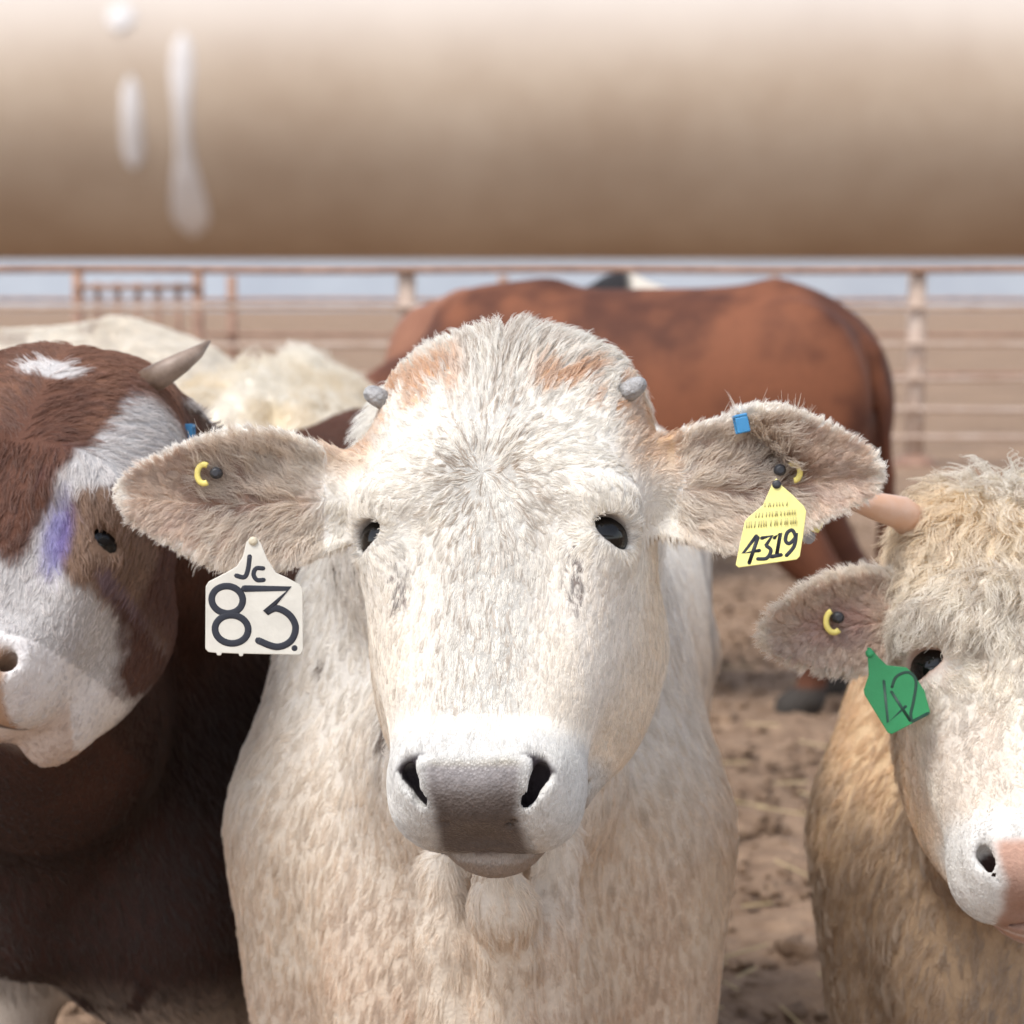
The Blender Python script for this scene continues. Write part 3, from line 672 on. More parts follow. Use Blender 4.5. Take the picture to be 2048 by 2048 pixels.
def col_main(p, skin=True):
    q = LA(p); s, n, a = q.T; hd = in_head(q); no = fbm(p, 9, 1); nf = fbm(p, 45, 2)
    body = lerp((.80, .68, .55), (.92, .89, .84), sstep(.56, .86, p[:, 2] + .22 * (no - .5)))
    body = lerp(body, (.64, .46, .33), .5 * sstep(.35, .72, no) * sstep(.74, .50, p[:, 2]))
    fl = sstep(.70, .80, vnoise(p * [1, 1, .35], 55, 8)) * sstep(.66, .80, p[:, 2]) * (p[:, 0] < -.1) * sstep(.55, .65, vnoise(p, 14, 12))
    body = lerp(body, (.10, .055, .035), .85 * fl)                                  # dung flecks
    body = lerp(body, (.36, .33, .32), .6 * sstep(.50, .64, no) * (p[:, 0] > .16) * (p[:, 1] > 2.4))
    c = np.tile([.87, .825, .75], (len(p), 1)).astype(float)
    c = lerp(c, (.80, .71, .60), .75 * sstep(.20, .30, a) * sstep(.025, .075, np.abs(s)) * (1 - sstep(.37, .41, a)))
    c = lerp(c, (.82, .76, .69), .6 * sstep(.17, .27, a) * sstep(.45, .6, no))
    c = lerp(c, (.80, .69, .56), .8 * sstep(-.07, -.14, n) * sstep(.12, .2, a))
    c = lerp(c, (.64, .36, .17), .95 * sstep(.035, .012, np.abs(a - .040 - 1.6 * s * s)) * sstep(.02, .05, np.abs(s)) * sstep(.40, .6, nf))
    c = lerp(c, (.66, .43, .25), .8 * sstep(.10, .13, np.abs(s)) * sstep(.02, .06, a) * sstep(.15, .10, a))
    c = lerp(c, (.63, .61, .58), sstep(.385, .41, a))
    # tear stains
    for sg in (-1, 1):
        st = blob(np.c_[s * sg, a], (.078 + .0 * sg, .245), (.013, .042)) * sstep(.60, .74, vnoise(p, 300, 5))
        c = lerp(c, (.10, .055, .045), np.clip(st * 3.0, 0, .75))
        ed = np.linalg.norm(p - eye_pos(hA, sg, 1, lambda z: z)['c'], axis=1)
        c = lerp(c, (.13, .11, .105), .85 * sstep(.0275, .0215, ed))
    # nose leather and lips
    pw = np.interp(a, [.425, .440, .455, .475, .51], [.040, .043, .041, .037, .042])
    pad = sstep(.008, -.008, np.abs(s) - pw + .004 * (nf - .5)) * sstep(.424, .436, a + .014 * (nf - .5) - .05 * np.abs(s)) * (n > -.087)
    pc = lerp((.26, .235, .23), (.105, .084, .074), sstep(.436, .470, a))
    pc = lerp(pc, (.34, .30, .22), sstep(.440, .430, a) * .7)
    pc = pc * (.75 + .5 * vnoise(p, 420, 6))[:, None]
    c = lerp(c, pc, pad)
    c = lerp(c, (.30, .23, .185), .85 * sstep(-.088, -.098, n) * sstep(.42, .45, a))
    lip = sstep(.0065, .003, np.abs(n + .091 + .25 * np.maximum(np.abs(s) - .03, 0))) * sstep(.43, .455, a)
    c = lerp(c, (.07, .045, .04), .85 * lip)
    # inside of the nostrils, shade of the cavity painted into the colour
    for sg in (-1, 1):
        nd = np.abs(np.linalg.norm(np.c_[s * sg - .048, (a - .446) * 1.0], axis=1))
        c = lerp(c, (.05, .04, .045), sstep(.026, .018, nd) * (n < -.010 - .8 * (a - .43)))
    c = np.where(hd[:, None], c, body)
    w = sstep(-.25, -.16, n) * hd; c = lerp(body, c, w)
    for E in (earL, earR): c = ear_col(p, E, c)
    return c * (.62 if False else 1)
cowA = tag(empty('cow', (OA[0], OA[1] + .3, 0)), 'cream white cow in the middle, facing the camera, wearing tags 83 and 4319', 'cow', 'cattle in the pen')
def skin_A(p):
    c = col_main(p); q = LA(p); keep = (in_head(q) & (q[:, 2] > .385)); band = sstep(.055, .02, np.abs(q[:, 0])) * in_head(q) * (q[:, 1] > -.08); return c * np.where(keep, 1, .85 - .28 * band)[:, None]  # skin darkened, most in the centre band, to paint shade between hair locks
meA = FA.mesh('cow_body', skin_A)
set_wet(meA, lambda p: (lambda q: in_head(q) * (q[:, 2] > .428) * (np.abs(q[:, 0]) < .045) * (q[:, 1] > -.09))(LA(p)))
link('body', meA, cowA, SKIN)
eyes(hA, cowA, 1.0, LO_A)
for s_ in (-1, 1):
    b0 = hp(hA, s_ * .112, -.055, .052); t0 = hp(hA, s_ * .131, -.048, .047)
    up_ = np.array([0, 0, .004])
    horn(cowA, [b0 + (t0 - b0) * f + up_ * f for f in (0, .4, .65, .82, .93, .99, 1.0)], [.0095, .0092, .0085, .0070, .0050, .0026, .0008], HORN, 'horn_bud')
WH = (-.004, .150)
def dir_A(p, n):
    q = LA(p); s, nn, a = q.T; M = hA['M']
    v = np.c_[s - WH[0], a - WH[1]]; r = np.linalg.norm(v, axis=1); v = v / np.maximum(r, .002)[:, None]
    dn = np.c_[.9 * s / .1 * .25, np.ones(len(p))]; dn = nrm(dn)
    up = nrm(np.c_[s * 9 + .15 * np.sign(s), -np.ones(len(p))])
    far = np.where((a > WH[1])[:, None], dn, up)
    v2 = nrm(v * (1 - sstep(.05, .13, r))[:, None] + far * sstep(.05, .13, r)[:, None])
    sw = .25 * np.exp(-r / .03); v2 = np.c_[v2[:, 0] - sw * v2[:, 1], v2[:, 1] + sw * v2[:, 0]]
    D = v2[:, :1] * M[0] + v2[:, 1:] * M[2]
    for sg in (-1, 1):                                          # hair grows away from the eye
        e = eye_pos(hA, sg, 1, lambda z: z)['c']; w = sstep(.055, .030, np.linalg.norm(p - e, axis=1))[:, None]; D = D * (1 - w) + w * nrm(p - e)
    side = sstep(-.06, -.12, nn)[:, None]; D = D * (1 - side) + side * (M[2] * .8 - M[1] * .7)
    body = np.array([.0, .30, -1.0]) + np.c_[np.sign(p[:, 0] - OA[0]) * .15, np.zeros(len(p)), np.zeros(len(p))]
    hd = in_head(q) & (nn > -.22)
    return np.where(hd[:, None], D, body)
def ears_on(p, Es):
    m = np.zeros(len(p), bool)
    for E in Es: m |= ear_mask(p, E)[0]
    return m
def keep_head(p, n):
    q = LA(p); a = q[:, 2]; s = np.abs(q[:, 0]); hd = in_head(q) & (q[:, 1] > -.22)
    pad = (a > .430) & (s < .039) & (q[:, 1] > -.089)
    ey = np.minimum(*[np.linalg.norm(p - (eye_pos(hA, sg, 1, lambda z: z)['c'] + eye_pos(hA, sg, 1, lambda z: z)['d'] * .004), axis=1) for sg in (-1, 1)])
    nos = (np.linalg.norm(np.c_[s - .048, a - .446], axis=1) < .026) & (q[:, 1] < -.008 - .8 * (a - .43))
    return (hd & ~pad & (ey > .0215) & ~nos & ~ears_on(p, (earL, earR))) * facing(p, n)
def len_head(p, n):
    q = LA(p); a = q[:, 2]
    L = np.interp(a, [-.03, .02, .06, .15, .24, .32, .385, .41, .5], [.029, .026, .0135, .0120, .0095, .0070, .005, .004, .0035])
    return L * (1 + .35 * sstep(.03, .008, np.abs(q[:, 0])) * sstep(.12, .0, a)) * (1 + .5 * sstep(.09, .13, np.abs(q[:, 0])) * sstep(.16, .1, a))
def dens_head(p, n):
    q = LA(p); return np.interp(q[:, 2], [-.03, .25, .38, .5], [1, 1.1, 1.6, 1.8]) * (1 - .0 * sstep(.05, .02, np.abs(q[:, 0])) * sstep(.40, .34, q[:, 2]))
def tone(fn, d):
    return lambda p: fn(p)
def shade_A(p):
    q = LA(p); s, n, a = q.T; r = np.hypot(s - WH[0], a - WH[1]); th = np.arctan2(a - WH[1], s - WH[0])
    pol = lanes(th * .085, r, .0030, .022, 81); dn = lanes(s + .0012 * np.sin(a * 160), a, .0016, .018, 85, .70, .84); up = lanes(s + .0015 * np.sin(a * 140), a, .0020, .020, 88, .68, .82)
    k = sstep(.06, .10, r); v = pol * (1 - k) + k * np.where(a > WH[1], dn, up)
    amp = .06 + .44 * sstep(.075, .02, np.abs(s + .003)) * sstep(.405, .37, a) + .15 * sstep(.08, .04, r)  # strongest down the face centre, where gaps between locks are painted dark
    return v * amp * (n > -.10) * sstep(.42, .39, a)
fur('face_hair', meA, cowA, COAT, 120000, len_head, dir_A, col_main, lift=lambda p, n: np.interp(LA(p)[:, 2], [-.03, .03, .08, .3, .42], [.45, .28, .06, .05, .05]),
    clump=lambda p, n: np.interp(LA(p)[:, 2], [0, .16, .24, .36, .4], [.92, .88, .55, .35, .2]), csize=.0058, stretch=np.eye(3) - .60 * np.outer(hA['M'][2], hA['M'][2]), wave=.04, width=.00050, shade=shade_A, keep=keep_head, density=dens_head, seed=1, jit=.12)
def dir_ear(p, n):
    D = np.zeros((len(p), 3))
    for E in (earL, earR):
        on, t, q, g = ear_mask(p, E, .02); M = E['M']
        d = M[0] * (.55 + .6 * sstep(.7, 1, t))[:, None] + M[1] * (np.where(q > -.15, 1, -1) * (.25 + .6 * np.abs(q)))[:, None]
        D[on] = d[on]
    return D + 1e-4
def rimA(p):
    r = np.zeros(len(p))
    for E in (earL, earR):
        on, t, q, g = ear_mask(p, E); r = np.maximum(r, on * np.maximum(sstep(.8, .95, np.abs(q)), sstep(.9, .98, t)))
    return r
fur('ear_hair', meA, cowA, COAT, 50000, lambda p, n: .0115 - .004 * rimA(p), dir_ear, col_main, lift=.16, clump=.6, csize=.0075, wave=.05, width=.00042,
    keep=lambda p, n: ears_on(p, (earL, earR)) * facing(p, n, -.7), seed=2, jit=.25)
def keep_inner(p, n):
    m = np.zeros(len(p))
    for E in (earL, earR):
        on, t, q, g = ear_mask(p, E); m = np.maximum(m, on * (t < .62) * (np.abs(q) < .8) * (g > 0) * (1.1 - t))
    return m * facing(p, n, 0)
fur('inner_ear_hair', meA, cowA, COAT, 7000, lambda p, n: .030, dir_ear, lambda p: lerp((.80, .71, .60), col_main(p), .25), lift=.30, clump=.75, csize=.012, wave=.07, width=.00038, keep=keep_inner, seed=7, jit=.3)
def keep_body(p, n):
    q = LA(p); return (~(in_head(q) & (q[:, 1] > -.22)) & ~ears_on(p, (earL, earR)) & (p[:, 2] > .36)) * facing(p, n)
fur('coat_hair', meA, cowA, COAT, 120000, lambda p, n: .018, dir_A, col_main, shade=lambda p: .07 * lanes(p[:, 0] + .6 * p[:, 1], p[:, 2], .0028, .06, 92), lift=.11, clump=.8, csize=.0085, stretch=np.diag([1, .8, .30]), wave=.06, width=.00062, keep=keep_body,
    density=lambda p, n: np.where(p[:, 1] < 2.6, 1, .45), seed=3, jit=.16)
# ------------------------------------------------------------------ brown cow with the white face, left
LO_B = .54
hB = head_frame(P(108, 662, 2.12), R(-7.5), R(29.5), R(8), 1.02)
earB = make_ear(P(300, 830, 2.22), P(452, 905, 2.30), (.1, -1, .2), np.array([30, 45, 55, 60, 58, 50, 38, 26, 16, 3]) / 1950, np.array([30, 45, 60, 70, 70, 60, 45, 30, 18, 3]) / 1950, cup=.03)
FB = Field(axis((-1.15, -.72, .012), (-.72, -.24, .004), (-.24, .30, .012)), axis((1.78, 2.45, .0045), (2.45, 4.3, .016)), axis((-.02, .70, .014), (.70, 1.26, .004)))
OB = np.array([-.60, 2.46, 0])
BB = add_body(FB, OB, R(17), 1.02, 1.50, hp(hB, 0, -.17, .06), hp(hB, 0, -.22, .24), neck_r=1.15, wide=1.08)
FB.chain([hp(hB, .02, -.20, .30), BB(.02, 0, .62), BB(.03, 0, .45)], [.05, .06, .06], k=.05)
FB.chain([P(105, 1420, 2.10), P(104, 1460, 2.11), P(96, 1495, 2.12)], [.022, .020, .017], k=.03)
FB.ell(BB(.42, 0, .46), (.25, .62, .28), k=.08)
earB2 = make_ear(hp(hB, -.105, -.085, .10), hp(hB, -.29, -.12, .15), hB['M'][1], np.array([40, 70, 100, 120, 120, 105, 80, 55, 32, 3]) / 2400, np.array([40, 70, 100, 120, 120, 105, 80, 55, 32, 3]) / 2400, cup=.02, th=.011)
add_head(FB, hB, lo=LO_B, wide=.94, muz=.86, jaw=.84, eye=.72, ears=(earB, earB2))
LB = lA(hB, LO_B)
def col_B(p):
    q = hl(hB, p); s, n, a = q.T; no = fbm(p, 11, 21); nf = fbm(p, 50, 22)
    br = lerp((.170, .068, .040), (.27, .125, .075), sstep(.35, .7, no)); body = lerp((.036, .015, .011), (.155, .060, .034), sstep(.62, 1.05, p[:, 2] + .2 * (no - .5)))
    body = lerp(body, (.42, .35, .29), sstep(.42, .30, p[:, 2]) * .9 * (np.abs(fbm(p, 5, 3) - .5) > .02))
    c = br
    wt = np.array([.72, .68, .66])
    strip = sstep(.030, .018, np.abs(s - (.105 - .25 * (a - .046)) + .012 * (nf - .5))) * sstep(.02, .05, a) * (a < .24)
    c = lerp(c, wt, strip)
    c = lerp(c, wt, sstep(.226, .246, a + .02 * (nf - .5) + .12 * np.abs(s - .04)))
    c = lerp(c, wt * 1.08, sstep(.25, .5, blob(np.c_[s, a - .12 * np.abs(s + .004)], (-.004, .030), (.050, .018)) + .25 * (nf - .5)))
    ey = np.linalg.norm(np.c_[s - .101, (a - .200) * .9], axis=1)
    c = lerp(c, (.30, .185, .125), sstep(.045, .036, ey + .012 * (nf - .5)))
    c = lerp(c, (.20, .17, .50), .75 * sstep(.0, .75, blob(np.c_[s, a], (.062, .204), (.022, .055)) + .35 * (nf - .5) * (np.abs(s - .062) < .03)))
    c = lerp(c, (.28, .24, .48), .3 * sstep(.1, .7, blob(np.c_[s, a], (.112, .232), (.014, .016))))
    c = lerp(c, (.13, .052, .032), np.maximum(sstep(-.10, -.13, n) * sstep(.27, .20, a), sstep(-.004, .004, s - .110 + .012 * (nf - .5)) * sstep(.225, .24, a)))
    c = lerp(c, (.55, .42, .34), .7 * sstep(-.075, -.12, n) * sstep(.30, .33, a) * (s < .085))
    c = lerp(c, (.44, .29, .20), sstep(.054, .046, np.abs(s) + .008 * (nf - .5)) * sstep(.314, .326, a + .010 * (nf - .5)) * (n > -.095))
    c = lerp(c, (.05, .035, .04), sstep(.007, .003, np.abs(n + .092 + .25 * np.maximum(np.abs(s) - .03, 0))) * sstep(.31, .325, a) * .75 * sstep(.060, .045, np.abs(s)))
    hd = (a > -.05) & (a < .45) & (np.abs(s) < .17) & (n > -.27) & (n < .1)
    c = lerp(body, c, sstep(-.26, -.18, n) * hd)
    return ear_col(p, earB, c, pale=(.60, .55, .52), deep=(.05, .025, .02), mid=(.12, .07, .05))
cowB = tag(empty('cow', (OB[0], OB[1] + .3, 0)), 'brown cow with white face, purple mark beside its eye and one pale horn', 'cow', 'cattle in the pen')
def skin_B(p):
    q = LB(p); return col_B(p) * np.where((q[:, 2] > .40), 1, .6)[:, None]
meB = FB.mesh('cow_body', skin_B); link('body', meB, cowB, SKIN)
eyes(hB, cowB, .94, LO_B, lash=False)
horn(cowB, [P(290, 768, 2.16), P(330, 745, 2.15), P(365, 724, 2.15), P(395, 704, 2.16), P(420, 682, 2.17)], [.0145, .0130, .0105, .007, .0012],
     simple('grey brown horn', (.30, .22, .17), .5, noise=30, c2=(.14, .09, .06)))
horn(cowB, [hp(hB, -.090, -.06, .030), hp(hB, -.125, -.055, .015), hp(hB, -.15, -.045, -.01), hp(hB, -.165, -.035, -.035)], [.0145, .0125, .009, .0012], bpy.data.materials['grey brown horn'])
def dir_B(p, n):
    q = LB(p); s, nn, a = q.T; M = hB['M']; hd = in_head(q) & (nn > -.24)
    up = a < .12
    D = (np.where(up, s * 12 + .6 * np.sign(s), s * 4))[:, None] * M[0] + (np.where(up, -.5, 1.))[:, None] * M[2]
    return np.where(hd[:, None], D, np.array([.25, .35, -1]))
def keep_B(p, n):
    q = LB(p); s = np.abs(q[:, 0]); a = q[:, 2]
    pad = (a > .43) & (s < .045) & (q[:, 1] > -.115)
    ey = np.linalg.norm(p - eye_pos(hB, 1, .94, lambda z: z)['c'], axis=1)
    return (~pad & (ey > .026) & (p[:, 2] > .32)) * facing(p, n) * (p[:, 0] < -.1)
fur('coat_hair', meB, cowB, DCOAT, 110000, lambda p, n: np.where(p[:, 1] < 2.35, np.interp(LB(p)[:, 2], [.05, .25, .42], [.016, .012, .005]), .02), dir_B, col_B,
    lift=.16, clump=.6, csize=.011, wave=.04, width=.0006, keep=keep_B, density=lambda p, n: np.where(p[:, 1] < 2.4, 1.8, .8), seed=11, jit=.2)

# ------------------------------------------------------------------ cream calf, right
LO_H = .81
hH = head_frame(P(2032, 940, 2.06), R(-8.4), R(30), R(-2.9), .95)
earH = make_ear(P(1830, 1235, 2.10), P(1526, 1275, 2.03), (-.05, -1, .15), np.array([30, 70, 98, 110, 108, 98, 75, 52, 30, 3]) / 2080, np.array([30, 60, 75, 85, 92, 86, 66, 48, 28, 3]) / 2080, cup=.018)
FH = Field(axis((.16, .64, .0035), (.64, 1.60, .012)), axis((1.74, 2.30, .0035), (2.30, 4.2, .016)), axis((-.02, .62, .014), (.62, 1.22, .0035)))
OH = np.array([.555, 2.34, 0])
BH = add_body(FH, OH, R(20), .97, 1.35, hp(hH, 0, -.16, .15), hp(hH, 0, -.22, .27), neck_r=.92, wide=1.02)
for s_ in (-1, 1): FH.cone(BH(.12, s_ * .13, .58), BH(.14, s_ * .14, .38), .125, .105, k=.06)
FH.ell(BH(.03, 0, .46), (.14, .12, .18), k=.06)
W9 = np.array([40, 70, 100, 120, 120, 105, 80, 55, 32, 3]) / 2400
earH2 = make_ear(hp(hH, .105, -.085, .12), hp(hH, .29, -.11, .17), hH['M'][1], W9, W9, cup=.02, th=.011)
add_head(FH, hH, lo=LO_H, jaw=.84, eye=1.12, wide=.94, ears=(earH, earH2), muz=.98)
LH = lA(hH, LO_H)
def col_H(p):
    q = LH(p); s, n, a = q.T; no = fbm(p, 8, 31); nf = fbm(p, 45, 32)
    body = lerp((.76, .55, .34), (.90, .78, .59), sstep(.72, .95, p[:, 2] + .15 * (no - .5)))
    body = lerp(body, (.27, .18, .12), .7 * sstep(.40, .62, no + .55 * sstep(.72, .45, p[:, 2]) - .12))
    body = lerp(body, (.08, .055, .03), .9 * sstep(.1, .5, blob(p, hp(hH, -.06, -.26, .42), (.07, .14, .10)) + .3 * (nf - .5)))
    c = np.tile([.86, .80, .70], (len(p), 1)).astype(float)
    c = lerp(c, (.88, .71, .47), .75 * sstep(.15, .02, a) * sstep(.35, .6, no))
    c = lerp(c, (.66, .55, .46), .6 * sstep(.2, .3, a) * sstep(.4, .6, no))
    c = lerp(c, (.70, .52, .36), .7 * sstep(-.06, -.12, n))
    c = lerp(c, (.66, .635, .60), sstep(.37, .41, a))
    pw = np.interp(a, [.425, .440, .455, .475, .51], [.046, .047, .044, .038, .042])
    c = lerp(c, lerp((.50, .30, .225), (.34, .21, .16), sstep(.44, .48, a) * .8 + .4 * (nf - .5)), sstep(.008, -.006, np.abs(s) - pw + .014 * (nf - .5)) * sstep(.418, .436, a + .012 * (nf - .5)) * (n > -.104))
    c = lerp(c, (.45, .27, .2), sstep(-.102, -.11, n) * sstep(.43, .46, a))
    e = eye_pos(hH, -1, .94, lambda z: z); ed = np.linalg.norm(p - e['c'], axis=1)
    c = lerp(c, (.50, .27, .20), .8 * sstep(.030, .022, ed))
    nd = np.linalg.norm(np.c_[np.abs(s) - .048, a - .446], axis=1); c = lerp(c, (.07, .04, .035), sstep(.016, .010, nd) * (n < -.026))  # nostril cavity shade painted into the colour
    hd = in_head(q); c = lerp(body, c, sstep(-.17, -.11, n) * hd)
    return ear_col(p, earH, c, pale=(.88, .80, .70), deep=(.52, .31, .25), mid=(.62, .46, .35))
cowH = tag(empty('cow', (OH[0], OH[1] + .3, 0)), 'cream curly headed calf at the right edge, wearing green tag 42', 'cow', 'cattle in the pen')
def skin_H(p):
    q = LH(p); return col_H(p) * np.where(in_head(q) & (q[:, 2] > .385), 1, .88)[:, None]
meH = FH.mesh('cow_body', skin_H); link('body', meH, cowH, SKIN)
eyes(hH, cowH, .94, LO_H, lash=False)
horn(cowH, [hp(hH, -.095, -.06, .035), P(1800, 1025, 2.08), P(1750, 1012, 2.06), P(1712, 1003, 2.04), P(1688, 999, 2.03)], [.018, .0165, .0135, .0095, .002],
     simple('pinkish horn', (.62, .36, .23), .4, noise=25, c2=(.66, .46, .36)))
horn(cowH, [hp(hH, .095, -.06, .035), hp(hH, .125, -.055, .03), hp(hH, .155, -.04, .02), hp(hH, .175, -.03, .012)], [.018, .0155, .0105, .002], bpy.data.materials['pinkish horn'])
def dir_H(p, n):
    q = LH(p); s, nn, a = q.T; M = hH['M']; hd = in_head(q) & (nn > -.22)
    v = np.c_[s, a - .03]; v = nrm(np.c_[v[:, 0] * 1.3 - .0, np.abs(v[:, 1]) + .07])
    D = v[:, :1] * M[0] + v[:, 1:] * M[2]; D = D + .25 * np.sin(40 * a)[:, None] * M[0]
    e = eye_pos(hH, -1, .94, lambda z: z)['c']; w = sstep(.055, .030, np.linalg.norm(p - e, axis=1))[:, None]; D = D * (1 - w) + w * nrm(p - e)
    return np.where(hd[:, None], D, np.array([-.12, .3, -1]))
def keep_H(p, n):
    q = LH(p); s = np.abs(q[:, 0]); a = q[:, 2]; pad = (a > .42) & (s < .047) & (q[:, 1] > -.115)
    ey = np.minimum(*[np.linalg.norm(p - eye_pos(hH, g, .94, lambda z: z)['c'], axis=1) for g in (-1, 1)])
    nos = (np.linalg.norm(np.c_[s - .048, a - .446], axis=1) < .018) & (q[:, 1] < -.018)
    return (~pad & ~nos & (ey > .026) & ~ears_on(p, (earH,)) & (p[:, 2] > .3)) * facing(p, n)
in_H = lambda p: (lambda q: in_head(q) & (q[:, 1] > -.22))(LH(p))
def shade_H(p):
    q = LH(p); s, n, a = q.T; r = np.hypot(s, a + .04); th = np.arctan2(a + .04, s)
    return lanes(th * .12, r, .0042, .022, 95) * (.06 + .26 * sstep(.26, .17, a))
fur('face_hair', meH, cowH, COAT, 42000, lambda p, n: np.interp(LH(p)[:, 2], [-.03, .16, .25, .33, .41], [.040, .030, .011, .007, .004]), dir_H, col_H,
    lift=lambda p, n: np.interp(LH(p)[:, 2], [-.03, .05, .2, .3], [.8, .4, .2, .1]), clump=lambda p, n: np.interp(LH(p)[:, 2], [0, .17, .26, .36], [.93, .9, .55, .25]), csize=.0095, wave=.10, wfreq=2.6, width=.0006, stretch=np.eye(3) - .45 * np.outer(hH['M'][2], hH['M'][2]),
    shade=shade_H, keep=lambda p, n: keep_H(p, n) * in_H(p), seed=21, jit=.22)
fur('coat_hair', meH, cowH, COAT, 48000, lambda p, n: .026, dir_H, col_H, lift=.14, clump=.85, csize=.010, wave=.06, width=.0007, shade=lambda p: .25 * lanes(p[:, 0] + .6 * p[:, 1], p[:, 2], .004, .03, 97), stretch=np.diag([1, .8, .35]),
    keep=lambda p, n: keep_H(p, n) * ~in_H(p) * (p[:, 0] < 1.0), density=lambda p, n: np.where(p[:, 1] < 2.6, 1, .4), seed=22, jit=.25)
def dir_earH(p, n):
    on, t, q, g = ear_mask(p, earH, .02); M = earH['M']
    return M[0] * (.5 + .6 * sstep(.7, 1, t))[:, None] + M[1] * (np.where(q > 0, 1, -1) * (.15 + .6 * np.abs(q)))[:, None]
fur('ear_hair', meH, cowH, COAT, 13000, lambda p, n: .015, dir_earH, col_H, lift=.25, clump=.6, csize=.008, wave=.05, width=.0005,
    keep=lambda p, n: ears_on(p, (earH,)) * facing(p, n, -.6), seed=23, jit=.25)

# ------------------------------------------------------------------ cattle farther back
def far_cow(O, yaw, H, Lb, label, colfn, step=.016, wide=1.0, head=True, lowered=.75):
    D = np.array([math.sin(yaw), math.cos(yaw), 0]); O = np.asarray(O, float)
    pts = np.array([O - D * .75, O + D * (Lb + .2)]); lo = pts.min(0) - .45; hi = pts.max(0) + .45
    F = Field(axis((lo[0], hi[0], step)), axis((lo[1], hi[1], step)), axis((-.02, H + .25, step)))
    hb = O - D * .32 + np.array([0, 0, H * (lowered + .12)]); h = head_frame(hb + np.array([0, 0, .06]) - D * .06, math.atan2(-D[0], D[1]), R(30), 0, .95)
    add_body(F, O, yaw, H, Lb, hp(h, 0, -.15, .10), hp(h, 0, -.2, .26), wide=wide)
    add_head(F, h)
    for s in (-1, 1):
        b = hp(h, s * .10, -.09, .11); t = hp(h, s * .29, -.12, .16)
        add_ear(F, make_ear(b, t, h['M'][1], np.array([40, 70, 100, 120, 120, 105, 80, 55, 32, 3]) / 2600, np.array([40, 70, 100, 120, 120, 105, 80, 55, 32, 3]) / 2600, cup=.03, th=.012))
    root = tag(empty('cow', (O[0] + D[0] * .3, O[1] + D[1] * .3, 0)), label, 'cow', 'cattle in the pen')
    me = F.mesh('cow_body', colfn); link('body', me, root, FARHIDE); eyes(h, root, 1.0, 1.0, lash=False)
    return root, me
def col_E(p):
    n = fbm(p, 4, 41); f = fbm(p, 16, 42)
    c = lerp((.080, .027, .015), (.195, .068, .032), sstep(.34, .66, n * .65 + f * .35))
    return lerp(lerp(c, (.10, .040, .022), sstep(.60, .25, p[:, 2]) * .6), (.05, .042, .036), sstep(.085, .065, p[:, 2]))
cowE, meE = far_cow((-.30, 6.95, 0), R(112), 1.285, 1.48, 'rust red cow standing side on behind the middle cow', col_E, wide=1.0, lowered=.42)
def col_F(p): return lerp((.20, .080, .048), (.32, .15, .09), fbm(p, 5, 51))
far_cow((-.10, 9.0, 0), R(183), 1.27, 1.45, 'reddish brown cow turned away, left of the rust red cow', col_F, step=.02)
def col_G(p):
    return lerp((.015, .012, .012), (.62, .55, .46), sstep(.50, .53, p[:, 0] + .0 * p[:, 1]))
far_cow((.49, 10.6, 0), R(180), 1.355, 1.45, 'black and white cow mostly hidden behind the two red cows', col_G, step=.02)
def col_C(p):
    n = fbm(p, 7, 61); c = lerp((.70, .62, .51), (.80, .75, .67), n); return lerp(c, (.46, .36, .28), .7 * sstep(.62, .70, fbm(p, 12, 62)))
cowC, meC = far_cow((-2.10, 4.62, 0), R(88), 1.17, 1.55, 'cream white cow whose back shows above the white faced brown cow', col_C, step=.014)
fur('coat_hair', meC, cowC, COAT, 30000, lambda p, n: .03, lambda p, n: np.tile([.6, 0, -1.], (len(p), 1)), col_C, lift=.2, clump=.7, csize=.02, width=.0012,
    keep=lambda p, n: facing(p, n, -.2) * (p[:, 2] > .85) * (p[:, 0] > -1.4), seed=31)
def col_D(p): return lerp((.72, .60, .42), (.84, .79, .70), sstep(.3, .7, fbm(p, 14, 71)))
cowD, meD = far_cow((-.47, 5.05, 0), R(181), 1.065, 1.30, 'curly coated pale cream calf behind the ear with tag 83', col_D, step=.014, wide=.9)
fur('coat_hair', meD, cowD, COAT, 26000, lambda p, n: .055, lambda p, n: np.c_[np.sin(p[:, 0] * 60), -np.ones(len(p)) * .4, -.6 * np.ones(len(p))], col_D, lift=.75, clump=.9, csize=.035, wave=.16, wfreq=3.2,
    width=.0013, keep=lambda p, n: facing(p, n, -.3) * (p[:, 2] > .7), seed=32, jit=.5, npts=7)
